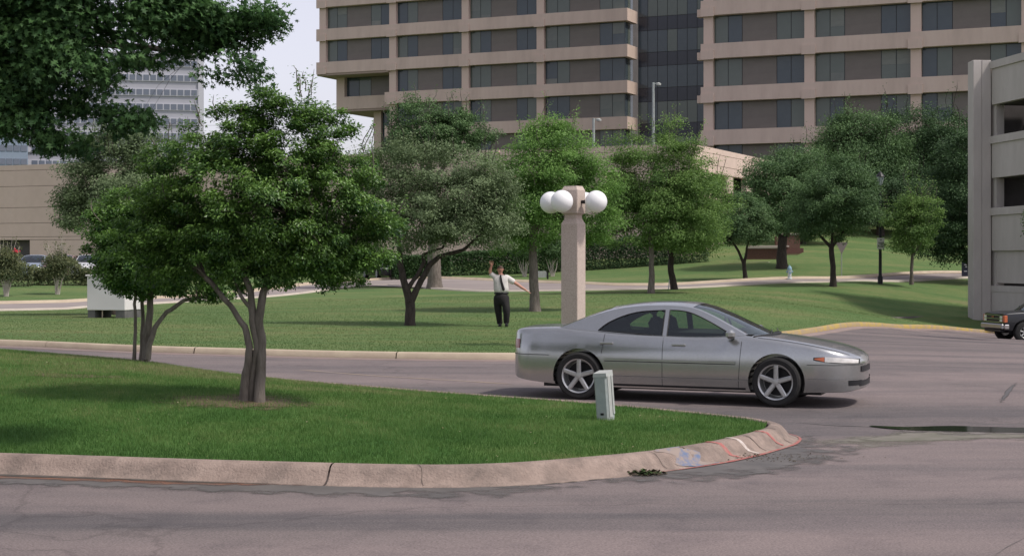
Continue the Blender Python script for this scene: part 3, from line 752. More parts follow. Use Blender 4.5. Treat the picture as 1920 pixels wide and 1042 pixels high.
# glass link between the blocks
GL = thing('glass_link', 'dark blue curtain wall glass link between the two pink concrete blocks', 'glass facade', TL.location + U * .55 + W * 3.25, BR)
for k in range(8):
    zt = 37.16 - 1 - PITCH * k
    x = .0
    for i in range(12):
        m1 = M['glass_green'] if rb.random() < .62 and k not in (4,) else M['glass_blue']
        pane(GL, x, x + 1.13, zt - .62 , zt - .62 + 2.40, 0, m_=m1)
        pane(GL, x, x + 1.13, zt - .62 - 1.5, zt - .62, 0, name='spandrel_pane', m_=M['glass_dark'])
        x += 1.13
piece('mullion_backing', M['mullion'], GL, 0, 13.6, .03, .5, 1, 38)

# right office block
TR = thing('office_block', 'large pink concrete office block with window bands right of the glass link', 'office building', (17.1, 145.0, 1.0), BR)
colsR = [.62, 9.9, 19.16, 28.3, 37.5, 46.8]
tower_front(TR, colsR, [33.36 - 1, 29.46 - 1, 25.56 - 1, 21.66 - 1, 17.76 - 1, 13.86 - 1, 9.96 - 1], x_left=0, x_right=48)
for zt in [33.36, 29.46, 25.56, 21.66, 17.76, 13.86, 9.96]:
    piece('end_block', M['concrete_pink_light'], TR, -.42, -.003, .25, 1.0, zt - 1 - 1.40, zt - 1 - .72)
piece('building_core', M['concrete_dark'], TR, .5, 47.5, 1.3, 24, 1, 35)
piece('side_wall', M['concrete_pink'], TR, 0.02, .48, 1.21, 24, 1, 35)
piece('roof', M['concrete_pink'], TR, 0, 48, .1, 24, 35.1, 36.4)

# long podium / parking structure in front of the blocks
PO = thing('parking_podium', 'long low pink concrete parking podium with raked corner below the office blocks', 'parking structure', (11.76, 105.0, 0.0), BR)
ztop = 9.73
def courses(parent, x0, x1, y0, y1, zs, holes, mat_, along='x'):
    """wall laid up in courses with recessed joints; holes = (a, b, z0, z1) along the wall"""
    for z0, z1 in zip(zs[:-1], zs[1:]):
        cuts = sorted([(a, b) for a, b, h0, h1_ in holes if h0 < z1 - .05 and h1_ > z0 + .05])
        a0 = x0 if along == 'x' else y0; end = x1 if along == 'x' else y1
        segs = []; cur = a0
        for a, b in cuts: segs.append((cur, a)); cur = b
        segs.append((cur, end))
        for a, b in segs:
            if b - a < .1: continue
            n = max(1, int(round((b - a) / 9.0))); st = (b - a) / n
            for i in range(n):
                p, q = a + i * st + .006, a + (i + 1) * st - .006
                if along == 'x': piece('wall_panel', mat_, parent, p, q, y0, y1, z0 + .03, z1)
                else: piece('wall_panel', mat_, parent, x0, x1, p, q, z0 + .03, z1)
zs = [-1.2, .8, 2.4, 3.7, 3.95, 5.05, 6.3, 8.0, ztop - .45, ztop]
hl = [(-49.0, -46.2, 3.95, 5.05), (-66, -55.4, -1, 3.7), (-52, -44, 0.8, 2.4)]
courses(PO, -80, -14, .12, .5, zs, hl, M['concrete_pink_light'])
piece('wall_backing', M['concrete_dark'], PO, -80, -.5, .9, 1.0, -1, ztop - .2)
zf_ = [7.95, 8.9, ztop - .45, ztop]
courses(PO, -13.9, 0, 0.1, .5, zf_, [], M['concrete_pink_light'])
zl_ = [-1.0, 1.2, 3.0, 4.7, 6.1]
courses(PO, -13.9, 0, 0.1, .5, zl_, [], M['concrete_pink_light'])
for x in (-13.9, -10.6, -7.2, -3.9, -1.0): piece('column', M['concrete_pink_light'], PO, x, x + .95, .13, .9, 6.105, 7.975)
zside = [8.0, 9.15, 9.2 + .05, ztop]
courses(PO, -.42, .02, .52, 30, [7.98, 8.55, ztop - .4, ztop], [], M['concrete_pink_light'], 'y')
courses(PO, -.42, .02, .52, 30, [-1.0, 1.5, 3.2, 4.9, 6.35], [], M['concrete_pink_light'], 'y')
for y in (.6, 3.0, 8.05, 12.9, 17.6, 22.5): piece('column', M['concrete_pink_light'], PO, -.40, -.03, y, y + 1.6, 6.355, 8.005)
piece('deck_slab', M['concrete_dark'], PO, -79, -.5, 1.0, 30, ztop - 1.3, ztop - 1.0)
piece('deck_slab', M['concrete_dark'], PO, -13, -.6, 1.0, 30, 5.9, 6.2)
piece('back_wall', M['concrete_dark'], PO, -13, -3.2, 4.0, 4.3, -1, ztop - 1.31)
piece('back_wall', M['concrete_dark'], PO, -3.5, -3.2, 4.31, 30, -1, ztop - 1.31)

# far pale office tower behind the trees, left
FT = thing('office_tower', 'distant pale grey office tower with rows of small square windows', 'office building', px(-260, 490, 430) - Vector((0, 0, 2)))
fx0 = FT.location.x; scl = 430 / FPX
xr = (380 - 960) * scl - fx0
ztops = [2 + (490 - y) * scl for y in range(145 - 27 * 2, 330, 27)]
piece('facade', M['far_wall'], FT, 0, xr, 0, 30, 0, 2 + (490 - 104) * scl)
piece('corner_strip', M['far_frame'], FT, xr - 1.2, xr + .3, -.4, 0, 0, 2 + (490 - 104) * scl + .4)
piece('roof_parapet', M['far_frame'], FT, -.3, xr + .3, -.41, 30.3, 2 + (490 - 104) * scl, 2 + (490 - 101) * scl)
for r_ in range(8):
    zc = 2 + (490 - (121 + 27 * r_)) * scl
    piece('window_band', M['far_frame'], FT, .2, xr - 1.25, -.30, -.003, zc - .95, zc + .95)
    for k in range(31):
        x1 = xr - 1.5 - k * 1.79
        if x1 < ((78 - 960) * scl - fx0 if r_ > 5 else 3): continue
        piece('window_pane', M['far_glass'], FT, x1 - 1.5, x1, -.36, -.302, zc - .74, zc + .74)
ca_ = R(11.3); FT.rotation_euler = (0, 0, ca_); FT.location = Vector((fx0 + xr - xr * math.cos(ca_), 430 - xr * math.sin(ca_), 0))
FW = thing('office_wing', 'distant bluish lower wing with two window rows at the far left edge', 'office building', px(-300, 490, 415) - Vector((0, 0, 2)))
s4 = 415 / FPX; wx = (74 - 960) * s4 - FW.location.x
piece('facade', M['far_wall_blue'], FW, 0, wx, 0, 13, 0, 2 + (490 - 264) * s4)
cb_ = R(16.6); fwx = FW.location.x; FW.rotation_euler = (0, 0, cb_); FW.location = Vector((fwx + wx - wx * math.cos(cb_), 405 - wx * math.sin(cb_), 0))
for yc in (283.5, 308):
    zc = 2 + (490 - yc) * s4
    for k in range(8): piece('window_pane', M['far_glass'], FW, wx - 1.7 - k*1.75, wx - .2 - k*1.75, -.12, -.003, zc - .75, zc + .75)
piece('parapet', M['far_wall'], FW, -.2, wx + .2, -.2, 13.2, 2 + (490 - 264) * s4, 2 + (490 - 261) * s4)

# grey concrete garage at the right edge
gp = px(1841, 601, 75); GR_ROT = math.atan2(-.99, .144)   # facade runs towards the viewer
GA = thing('parking_garage', 'grey concrete parking garage with open decks at the right edge', 'parking garage', (gp.x, gp.y, gp.z - 1.2), 0)
gb = gp.z - 1.2
def gz(y, Y=75): return EYE - (y - HORIZ) * Y / FPX - gb
dz = 1.2
top = gz(113)
# corner column of two shafts, a shade apart in plane
MB().box(-.40, .0, .0, .9, 0, top, bev=.015).build('corner_column', M['concrete_grey'], GA)
MB().box(.006, .42, -.015, .9, 0, top - .004, bev=.006).build('corner_column', M['concrete_grey'], GA)
# facade bays: local frame rotated
FA = bpy.data.objects.new('facade', None); COL.objects.link(FA); FA.parent = GA; FA.location = (.46, 0.0, 0); FA.rotation_euler = (0, 0, GR_ROT)
Lb = 7.6
def fpiece(name, m_, *b): return piece(name, m_, FA, *b)
for yt, yb in ((116, 197), (256, 334)):
    t, b = gz(yt), gz(yb)
    fpiece('parapet_panel', M['concrete_grey'], 0, Lb, 0, .25, b, t - .35)
    fpiece('parapet_coping', M['concrete_grey'], 0, Lb, -.09, .28, t - .347, t)
t, b = gz(390), gz(470)
fpiece('parapet_panel', M['concrete_grey'], 0, Lb, 0, .25, b, t - .35)
fpiece('parapet_coping', M['concrete_grey'], 0, Lb, -.09, .28, t - .347, t)
fpiece('infill_panel', M['concrete_grey'], .25, Lb, .14, .3, gz(534) + .1, gz(470) - .003)
fpiece('sill_ledge', M['concrete_grey'], .0, Lb, -.04, .30, gz(546), gz(535))
fpiece('base_wall', M['concrete_grey'], 0, Lb, -.02, .3, 0, gz(546) - .003)
fpiece('facade_post', M['concrete_grey'], -.5, .25, .12, .5, 0, top - .3)
for yt, yb in ((197, 256), (334, 390)):
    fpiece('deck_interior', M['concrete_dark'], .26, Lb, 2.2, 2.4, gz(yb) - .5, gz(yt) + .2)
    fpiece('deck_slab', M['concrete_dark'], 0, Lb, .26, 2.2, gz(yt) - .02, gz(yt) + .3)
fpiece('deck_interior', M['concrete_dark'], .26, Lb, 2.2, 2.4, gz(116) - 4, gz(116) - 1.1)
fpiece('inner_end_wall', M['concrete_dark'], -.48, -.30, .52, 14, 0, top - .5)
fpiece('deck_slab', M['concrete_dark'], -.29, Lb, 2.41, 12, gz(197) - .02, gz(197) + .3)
fpiece('far_end_wall', M['concrete_grey'], Lb, Lb + .4, -.1, 14, 0, top)

# brick steps and terrace walls below the trees
BS = thing('brick_terrace', 'brown brick terrace with stepped walls and pale coping on the grassy bank', 'terrace', (0, 0, 0))
def wallp(pa, pb, Y0, Y1, top_, bot, m_=M['brick'], cop=True, th=.5):
    A = px(pa, top_, Y0); B = px(pb, top_, Y1); hh = (bot - top_) * Y0 / FPX
    d = (B - A); L_ = math.hypot(d.x, d.y); e = bpy.data.objects.new('brick_wall', None)
    me = MB().box(0, L_, 0, th, -hh - 1.0, 0); me.mtx = None
    o = me.build('brick_wall', m_, BS); o.location = A; o.rotation_euler = (0, 0, math.atan2(d.y, d.x))
    if cop:
        k = MB().box(-.05, L_ + .05, -.06, th + .05, 0.003, .10).build('coping', M['path'], BS); k.location = A; k.rotation_euler = o.rotation_euler
wallp(1378, 1440, 100, 99, 494, 503)
wallp(1400, 1462, 101, 100.5, 466, 497, cop=True)
wallp(1408, 1478, 104, 104, 463, 470)
wallp(1455, 1500, 107, 107, 440, 462)
for k in range(9):
    a = px(1452 + k * 3.6, 497 - k * 4.0, 100.6 + k * .45); MB().box(a.x - .9, a.x + .9, a.y, a.y + .5, a.z - 1.0, a.z).build('step', M['brick'], BS)
# ------------------------------------------------------------------ trees
def bark(name, a, b): return mat(name, a, b, 14, .9, .6, 40, stretch=(1, 1, .25))
M['bark_grey'] = bark('grey_bark', c(.10,.085,.07), c(.19,.165,.14))
M['bark_dark'] = bark('dark_bark', c(.03,.024,.02), c(.06,.048,.04))
M['bark_pale'] = bark('pale_smooth_bark', c(.34,.30,.25), c(.46,.42,.36))
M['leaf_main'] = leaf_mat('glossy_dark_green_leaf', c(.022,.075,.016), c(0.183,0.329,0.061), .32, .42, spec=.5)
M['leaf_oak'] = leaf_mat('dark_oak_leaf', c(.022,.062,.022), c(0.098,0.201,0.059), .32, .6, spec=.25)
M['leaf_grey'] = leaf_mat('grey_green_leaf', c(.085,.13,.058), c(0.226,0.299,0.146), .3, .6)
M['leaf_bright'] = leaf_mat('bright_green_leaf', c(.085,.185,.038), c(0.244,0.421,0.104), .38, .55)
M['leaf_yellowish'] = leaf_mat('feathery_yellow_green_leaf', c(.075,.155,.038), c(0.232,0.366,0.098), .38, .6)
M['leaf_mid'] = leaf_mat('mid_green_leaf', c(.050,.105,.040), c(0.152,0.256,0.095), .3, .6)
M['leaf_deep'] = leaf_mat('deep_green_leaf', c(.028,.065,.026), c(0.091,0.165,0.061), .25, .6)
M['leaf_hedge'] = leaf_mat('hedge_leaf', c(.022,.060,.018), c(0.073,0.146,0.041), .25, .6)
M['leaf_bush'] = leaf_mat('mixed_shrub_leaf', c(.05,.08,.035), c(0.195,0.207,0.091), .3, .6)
M['flower'] = mat('red_blossom', c(.45,.03,.05), rough=.6)

def leaves(name, P, out, size, mat_, parent, shape='oval', tint=None, droop=.2, aspect=.5):
    n = len(P); rn = rng.normal(0, 1, (n, 3)); N = out * .55 + np.array([0, 0, .65]) + rn * .55; N /= np.linalg.norm(N, axis=1, keepdims=True)
    T = rng.normal(0, 1, (n, 3)) + out * 1.0 - np.array([0, 0, droop * 2]); T -= N * (T * N).sum(1, keepdims=True); T /= np.linalg.norm(T, axis=1, keepdims=True)
    B = np.cross(N, T); s = (size * rng.uniform(.65, 1.35, n))[:, None]
    if shape == 'oval':
        L = [(0, 0, 0), (.5, aspect/2, .06), (1, 0, -.05), (.5, -aspect/2, .06)]; Fc = [(0, 1, 2, 3)]
    else:  # lobed oak leaf: midrib spine with five pointed lobes
        L = [(0,0,0),(.22,.05,0),(.34,.36,.03),(.46,.08,0),(.66,.42,.04),(.68,.09,0),(1.0,0,-.06),(.68,-.09,0),(.66,-.42,.04),(.46,-.08,0),(.34,-.36,.03),(.22,-.05,0)]
        Fc = [(0,1,11,11),(1,2,3,3),(1,3,9,11),(9,10,11,11),(3,4,5,5),(3,5,7,9),(7,8,9,9),(5,6,7,7)]
    V = np.stack([P + T * (a*s) + B * (b*s) + N * (z*s) for a, b, z in L], 1).reshape(-1, 3); k = len(L)
    if shape == 'oval':
        F = (np.arange(n)[:, None, None] * k + np.array(Fc)[None]).reshape(-1, 4); me = np_mesh(name, V, F); per = 1
    else:
        tri = []
        for q in Fc: tri.append(q[:3]); 
        for q in Fc:
            if q[3] != q[2]: tri.append((q[0], q[2], q[3]))
        F = (np.arange(n)[:, None, None] * k + np.array(tri)[None]).reshape(-1, 3); me = np_mesh(name, V, F); per = len(tri)
    t = me.attributes.new('tint', 'FLOAT', 'FACE'); t.data.foreach_set('value', np.repeat(np.clip(tint, 0, 1), per).astype(np.float32))
    o = link(name, me, parent, mat_); o['kind'] = 'stuff'; return o

def bez(a, b, n=6, sag=.0, wob=.05):
    L_ = (b - a).length; o = [a.copy()]
    w = [Vector((random.gauss(0, 1), random.gauss(0, 1), random.gauss(0, 1))) * L_ * wob for _ in range(2)]
    for i in range(1, n + 1):
        t = i / n; p = a.lerp(b, t) + w[0] * math.sin(t * math.pi) + w[1] * .6 * math.sin(t * 2 * math.pi); p.z += sag * L_ * math.sin(t * math.pi); o.append(p)
    return o

GROW = 1.12
def tree(name, label, base, ells, stems, leafm, barkm, nleaf, size, group=None, shape='oval', clr=.30, nclu=160, depth=1.0, fill=.55, twigs=0, noiseth=-.25, droop=.2, aspect=.5, spikes=0, seed=1, tr_sides=8, topbias=0.0, flat=.75, cat='tree', Yc=None):
    """base: world point; ells: photo ellipses (cx, cy, rx, ry[, depth shift]) at the tree's depth; stems: photo polylines [(x, y, radius, dy), ...]"""
    random.seed(seed); global rng; rng = np.random.default_rng(seed)
    Y = base.y; YC = Yc or Y; T = thing(name, label, cat, base, group=group)
    m = YC / FPX; E = []
    for e in ells:
        dy = e[4] if len(e) > 4 else 0; p = px(e[0], e[1], YC + dy) - base
        E.append((np.array(p), np.array([e[2] * m * GROW, max(min(e[2], e[3] * 1.3) * m * depth, .25), e[3] * m * GROW])))
    wts = np.array([e[1][0] * e[1][2] for e in E]); wts /= wts.sum()
    nclu = int(nclu * (1.25 if Y < 35 else 1.7)); fill = fill * (.8 if Y < 35 else .62); noiseth -= (.04 if Y < 35 else .14)
    C = []; O = []; tries = 0; off = Vector((seed * 3.7, seed * 1.3, 0)); ns = 1.0 / max(.12, clr * 2.2)
    while len(C) < nclu and tries < nclu * 30:
        tries += 1; k = rng.choice(len(E), p=wts); d = rng.normal(0, 1, 3); d /= np.linalg.norm(d); r = rng.random() ** fill
        p = E[k][0] + E[k][1] * d * r
        if p[2] < E[k][0][2] - E[k][1][2] * flat: continue
        if mnoise.noise(Vector(p.tolist()) * ns + off) < noiseth: continue
        C.append(p); O.append(d)
    C = np.array(C); O = np.array(O); ctr = (np.array([e[0] for e in E]) * wts[:, None]).sum(0)
    nleaf = int(nleaf * (1.5 if Y < 35 else 2.3)); 
    # trunk and limbs
    tb = MB(); ends = []
    for st in stems:
        pts = [px(a, b, Y + (q[3] if len(q) > 3 else 0)) - base for q in st for a, b in [(q[0], q[1])]]
        rad = [q[2] for q in st]; P3 = []; R3 = []
        for i in range(len(pts) - 1):
            sg = bez(pts[i], pts[i+1], 4, wob=.015); P3 += sg[:-1]; R3 += [rad[i] + (rad[i+1] - rad[i]) * t / 4 for t in range(4)]
        P3.append(pts[-1]); R3.append(rad[-1])
        if abs(P3[0].z) < .6 and st is stems[0] or (len(st[0]) > 4): P3[0].z -= .15; R3[0] *= 1.25
        tb.tube(P3, R3, n=tr_sides, jitter=.06); ends.append((P3[-1], R3[-1], P3[int(len(P3) * .7)], ))
    trunk = tb.build('trunk', barkm, T, smooth=True, angle=70)
    bb = MB(); nodes = []
    nb = max(6, int(nclu ** .5 * 1.1)); idx = rng.choice(len(C), min(nb, len(C)), replace=False)
    for i in idx:
        tgt = Vector(C[i].tolist()); e = min(ends, key=lambda q: (q[0] - tgt).length)
        tgt = e[0].lerp(tgt, .85); pts = bez(e[0], tgt, 6, sag=.08, wob=.07); r0 = e[1] * .7
        bb.tube(pts, [r0 + (r0 * .22 - r0) * t / 6 for t in range(7)], n=5, cap=False); nodes += [(p, r0 * (.8 - .09 * k)) for k, p in enumerate(pts) if k > 1]
    nn = np.array([tuple(p[0]) for p in nodes]); m2 = min(len(C), twigs if twigs else nclu // 2)
    for i in rng.choice(len(C), m2, replace=False):
        j = int(np.argmin(((nn - C[i]) ** 2).sum(1))); a = nodes[j][0]; r0 = max(nodes[j][1] * .5, .003)
        bb.tube(bez(a, Vector(C[i].tolist()), 4, wob=.09), [r0, r0*.8, r0*.6, r0*.45, r0*.3], n=4, cap=False)
    # long shoots breaking the outline
    SP = []; SO = []
    for s_ in range(spikes):
        k = rng.choice(len(E), p=wts); d = rng.normal(0, 1, 3); d[2] = abs(d[2]) * 1.4 + .3; d /= np.linalg.norm(d)
        a = Vector((E[k][0] + E[k][1] * d * .85).tolist()); L_ = clr * random.uniform(.8, 2.2); b_ = a + Vector((d * .5 + np.array([0, 0, .8]) * 1.0).tolist()) * L_
        pts = bez(a, b_, 4, wob=.08); bb.tube(pts, [.006 * size/.04] * 4 + [.002], n=3, cap=False)
        for q in range(int(26)):
            t = random.random(); p = a.lerp(b_, t); SP.append(np.array(p) + rng.normal(0, size * .8, 3)); SO.append(d)
    bb.build('branches', barkm, T, smooth=True, angle=70)['kind'] = 'stuff'
    # leaves
    ci = rng.integers(0, len(C), nleaf); sc = clr * rng.uniform(.6, 1.25, len(C))[ci][:, None]
    g = rng.normal(0, 1, (nleaf, 3)); g /= np.maximum(np.linalg.norm(g, axis=1, keepdims=True), 1e-6); g *= (rng.random((nleaf, 1)) ** .5)
    P = C[ci] + g * sc * np.array([1.15, 1.15, .62]) + O[ci] * 0
    ot = (P - ctr); ot /= np.maximum(np.linalg.norm(ot, axis=1, keepdims=True), 1e-6)
    ct = rng.normal(0, .15, len(C))[ci]
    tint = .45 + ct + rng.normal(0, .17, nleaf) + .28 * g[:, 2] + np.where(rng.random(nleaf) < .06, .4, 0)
    if SP:
        P = np.vstack([P, np.array(SP)]); ot = np.vstack([ot, np.array(SO)]); tint = np.r_[tint, np.full(len(SP), .62)]
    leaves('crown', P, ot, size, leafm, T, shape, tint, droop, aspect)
    return T

def gb_(pxx, Y, fn=None):
    X = (pxx - 960) / FPX * Y
    z = float(fn(np.array([X]), np.array([Y]))[0]) if fn else h1(X, Y)
    return Vector((X, Y, z))

# A: near multi-stemmed tree on the island
bA = gb_(470, 18.3, IH)
tree('yaupon_tree', 'large dark green tree with three bare grey stems on the near grass island', bA,
     [(520,395,205,125),(430,330,140,110),(560,270,95,100),(655,420,100,95),(385,440,150,85),(520,480,190,58),(330,330,60,70),(620,330,90,70),(505,205,42,45),(585,205,40,40),(690,470,62,50),(450,250,60,50),(330,490,90,50),(430,500,120,48),(600,500,90,46),(250,440,70,56),(340,420,90,90),(520,440,150,80)],
     [[(456,752,.058),(461,700,.047),(468,650,.042),(459,612,.036),(432,572,.030),(385,520,.03)],
      [(471,752,.052,.05,1),(474,700,.042,.04),(483,650,.044),(474,602,.044),(470,545,.038),(440,480,.03)],
      [(486,752,.066,-.04,1),(489,690,.056),(491,640,.052),(485,600,.050),(494,548,.044),(520,480,.04),(540,400,.025)],
      [(474,596,.03),(468,575,.025),(452,555,.02),(430,500,.015)],
      [(491,560,.03),(505,520,.03),(580,470,.022),(640,440,.014)]],
     M['leaf_main'], M['bark_grey'], 112000, .042, clr=.15, nclu=820, twigs=360, spikes=70, noiseth=-.07, seed=3, tr_sides=10, fill=.5, depth=.85)
# B: thinner tree behind it on the island
bB = gb_(265, 24.4, IH)
tree('yaupon_tree', 'smaller dark tree with thin stems, one leaning right, behind the large island tree', bB,
     [(285,490,100,60),(235,440,65,50),(330,470,110,75),(205,490,45,40),(215,405,40,30),(370,535,70,28),(290,400,80,60),(300,530,80,30),(235,510,50,38)],
     [[(251,672,.03),(254,620,.026),(252,570,.024),(255,520,.02)],
      [(263,672,.035,.2,1),(268,610,.03,.2),(266,560,.028,.2),(275,500,.02,.2)],
      [(272,672,.06,0,1),(278,615,.055),(281,570,.05),(284,520,.035)],
      [(276,655,.045,-.1,1),(290,615,.038,-.1),(312,585,.034,-.1),(345,563,.028,-.1),(372,560,.018,-.1)]],
     M['leaf_main'], M['bark_grey'], 62000, .05, clr=.20, nclu=360, spikes=14, seed=4, noiseth=-.28)
# C: overhanging oak at upper left
bC = gb_(-420, 17.0, IH)
tree('oak_tree', 'dark lobed-leaf oak hanging its boughs into the upper left of the view', bC,
     [(50,110,115,140),(170,85,105,95),(310,50,110,62),(430,50,75,60),(110,225,40,40),(222,190,45,48),(20,30,110,90),(450,120,40,26),(-120,60,200,170),(380,10,100,40),(120,-60,260,70),(95,258,22,22),(255,222,20,22),(485,40,40,36),(30,200,46,46),(385,120,40,24),(140,265,14,16)],
     [[(-420,742,.26),(-400,520,.21),(-380,330,.18),(-330,180,.15)],
      [(-380,330,.13),(-200,170,.10),(-20,110,.07),(150,80,.05),(260,88,.035),(360,100,.022)],
      [(-330,180,.11),(-200,20,.08),(-20,-40,.06),(180,-30,.04),(330,10,.02)],
      [(-200,170,.07),(-60,190,.05),(60,215,.03)]],
     M['leaf_oak'], M['bark_dark'], 46000, .072, shape='oak', clr=.20, nclu=760, twigs=260, noiseth=-.06, seed=5, droop=.5, fill=.6, depth=.8, Yc=15.2, flat=1.0)

# middle distance trees
def mt(nm, label, bx, Y, ells, stems, lf, bk, n=15000, size=.11, seed=1, group='trees on the lawns', **k):
    k['clr'] = k.get('clr', .3) * 1.15; k['spikes'] = k.get('spikes', 0) + 14
    return tree(nm, label, gb_(bx, Y), ells, stems, M[lf], M[bk], int(n * 1.35), size * .84, seed=seed, group=group, **k)
mt('elm_tree', 'grey green tree with open branching behind the island trees at the left', 215, 54, [(225,345,100,80),(155,390,42,48),(180,310,60,45),(280,330,70,70),(215,270,60,35),(130,375,28,20)],
   [[(215,585,.16),(212,500,.14),(205,420,.10),(200,370,.07)],[(212,470,.09),(190,410,.06),(165,380,.04)],[(212,450,.08),(235,400,.06),(260,340,.04)],[(205,430,.06),(200,380,.04),(185,320,.03)]], 'leaf_grey', 'bark_dark', 17000, .10, 11, clr=.42, nclu=150, noiseth=-.05, spikes=14)
mt('elm_tree', 'dull grey green tree with forked dark trunk on the lawn left of the waving man', 769, 46, [(850,370,105,95),(770,330,70,70),(895,420,75,62),(730,400,45,60),(830,430,100,48),(905,350,50,50),(700,330,40,45)],
   [[(769,612,.17),(770,580,.14),(768,563,.14)],[(768,566,.12),(758,530,.10),(750,495,.09),(748,455,.07),(740,400,.04)],[(770,566,.11),(785,535,.09),(803,500,.08),(822,482,.07),(870,468,.05),(900,440,.03)],[(763,545,.07),(780,520,.06),(795,492,.06),(793,478,.05),(830,465,.035),(845,410,.02)]], 'leaf_grey', 'bark_dark', 24000, .085, 12, clr=.36, nclu=220, noiseth=-.2, spikes=14)
mt('maple_tree', 'bright green rounded tree with straight trunk behind the waving man', 1003, 56, [(1020,305,95,72),(1050,370,100,72),(1010,250,48,28),(1110,425,48,48),(955,420,64,62),(1000,400,85,62),(1050,270,52,42),(1115,350,40,50),(940,330,44,44)],
   [[(1004,585,.20),(1001,540,.16),(999,480,.14),(1001,430,.12),(1010,340,.07)],[(1000,450,.09),(975,410,.06)],[(1001,430,.09),(1050,390,.06)]], 'leaf_bright', 'bark_grey', 26000, .10, 13, clr=.42, nclu=230, noiseth=-.3, spikes=8)
mt('elm_tree', 'tall feathery yellow green tree with slim trunk right of the globe lamp', 1221, 72, [(1235,325,75,70),(1225,410,105,62),(1185,290,35,40),(1280,275,36,34),(1250,255,35,26),(1290,380,60,60),(1170,370,35,60),(1300,440,45,35)],
   [[(1221,551,.16),(1221,500,.12),(1221,430,.11),(1225,360,.08)],[(1221,440,.07),(1190,380,.05)],[(1222,430,.07),(1260,370,.05)]], 'leaf_yellowish', 'bark_grey', 24000, .12, 14, clr=.5, nclu=210, noiseth=-.2, spikes=36)
mt('elm_tree', 'dark leaning trunk tree beside the yellow-topped marker', 1263, 76, [(1290,430,60,48),(1325,385,45,60),(1260,440,45,30),(1310,330,35,40)],
   [[(1265,543,.17),(1258,510,.15),(1257,470,.13),(1275,430,.09)]], 'leaf_yellowish', 'bark_dark', 12000, .12, 15, clr=.5, nclu=110)
mt('crape_myrtle', 'small mid green tree with forked trunk before the brick terrace', 1396, 88, [(1395,415,52,45),(1360,430,28,28),(1425,425,28,26),(1395,385,30,22)],
   [[(1398,522,.13),(1395,495,.11)],[(1395,497,.08),(1384,470,.07),(1372,450,.05)],[(1395,497,.09),(1400,465,.06),(1404,450,.05)]], 'leaf_mid', 'bark_dark', 11000, .13, 16, clr=.45, nclu=110, noiseth=-.2)
mt('elm_tree', 'green tree with thick vase-shaped trunk up the bank behind the hydrant', 1467, 96, [(1465,345,62,55),(1440,400,45,42),(1490,390,48,50),(1430,330,30,30),(1520,330,45,50)],
   [[(1467,503,.34),(1466,465,.27),(1468,445,.26)],[(1468,450,.16),(1450,425,.10)],[(1468,450,.16),(1485,420,.10)]], 'leaf_mid', 'bark_dark', 15000, .15, 17, clr=.6, nclu=140, noiseth=-.25)
mt('elm_tree', 'dusky green tree with dark trunk at the upper road before the yield sign', 1562, 81, [(1560,375,75,62),(1520,400,45,42),(1605,385,42,42),(1555,430,68,26),(1575,330,50,40)],
   [[(1562,536,.17),(1562,500,.14),(1559,462,.13)],[(1559,465,.09),(1535,440,.06)],[(1559,465,.09),(1585,430,.06)],[(1559,464,.08),(1562,400,.05)]], 'leaf_mid', 'bark_dark', 17000, .12, 18, clr=.5, nclu=160, noiseth=-.25)
mt('young_elm_tree', 'thin sparse yellow green young tree just right of the black lamp post', 1709, 84, [(1708,425,40,52),(1680,405,28,22),(1735,400,30,30),(1712,375,24,20),(1690,455,26,20)],
   [[(1709,528,.10),(1710,490,.085),(1712,455,.07),(1710,410,.05)],[(1712,462,.04),(1695,430,.03),(1670,400,.02)],[(1712,480,.04),(1735,440,.03)]], 'leaf_yellowish', 'bark_grey', 5200, .12, 19, clr=.4, nclu=80, noiseth=-.1, spikes=16)
mt('live_oak_tree', 'broad very dark low-branching oak against the concrete garage', 1815, 90, [(1800,380,62,90),(1765,440,50,50),(1840,420,60,70),(1790,470,60,28),(1810,300,60,60),(1860,350,60,80)],
   [[(1830,520,.22),(1822,500,.2),(1805,475,.15),(1780,450,.1)],[(1822,500,.15),(1812,480,.12),(1800,440,.08)],[(1824,500,.15),(1826,470,.12),(1830,430,.08)]], 'leaf_deep', 'bark_dark', 20000, .15, 20, clr=.6, nclu=190, noiseth=-.35)
# woods up the bank, countable tree by tree
bw = 'trees on the bank below the offices'
mt('live_oak_tree', 'dark rounded tree at the left of the wooded bank top', 1620, 121, [(1615,260,68,48),(1650,300,60,50),(1570,290,45,45),(1590,240,35,30)], [[(1620,470,.35),(1618,380,.3),(1618,320,.2)]], 'leaf_mid', 'bark_dark', 16000, .19, 21, bw, clr=.8, nclu=150, noiseth=-.3, spikes=8)
mt('live_oak_tree', 'highest dark tree in the middle of the wooded bank', 1705, 126, [(1700,245,58,46),(1735,285,60,50),(1670,310,50,50),(1720,330,70,50)], [[(1705,455,.35),(1705,380,.3),(1702,300,.2)]], 'leaf_deep', 'bark_dark', 17000, .19, 22, bw, clr=.8, nclu=160, noiseth=-.3, spikes=8)
mt('live_oak_tree', 'dark tree of the wooded bank nearest the garage column', 1790, 122, [(1785,260,50,52),(1810,310,50,60),(1760,330,50,60),(1840,260,50,60)], [[(1790,470,.35),(1790,380,.3),(1788,300,.2)]], 'leaf_deep', 'bark_dark', 16000, .19, 23, bw, clr=.8, nclu=150, noiseth=-.3)
mt('live_oak_tree', 'low shaded tree on the bank behind the black lamp post', 1650, 117, [(1650,370,90,40),(1600,360,50,50),(1740,375,70,38),(1680,400,75,22)], [[(1650,440,.3),(1650,400,.24),(1650,370,.2)]], 'leaf_deep', 'bark_dark', 17000, .19, 24, bw, clr=.8, nclu=160, noiseth=-.35)
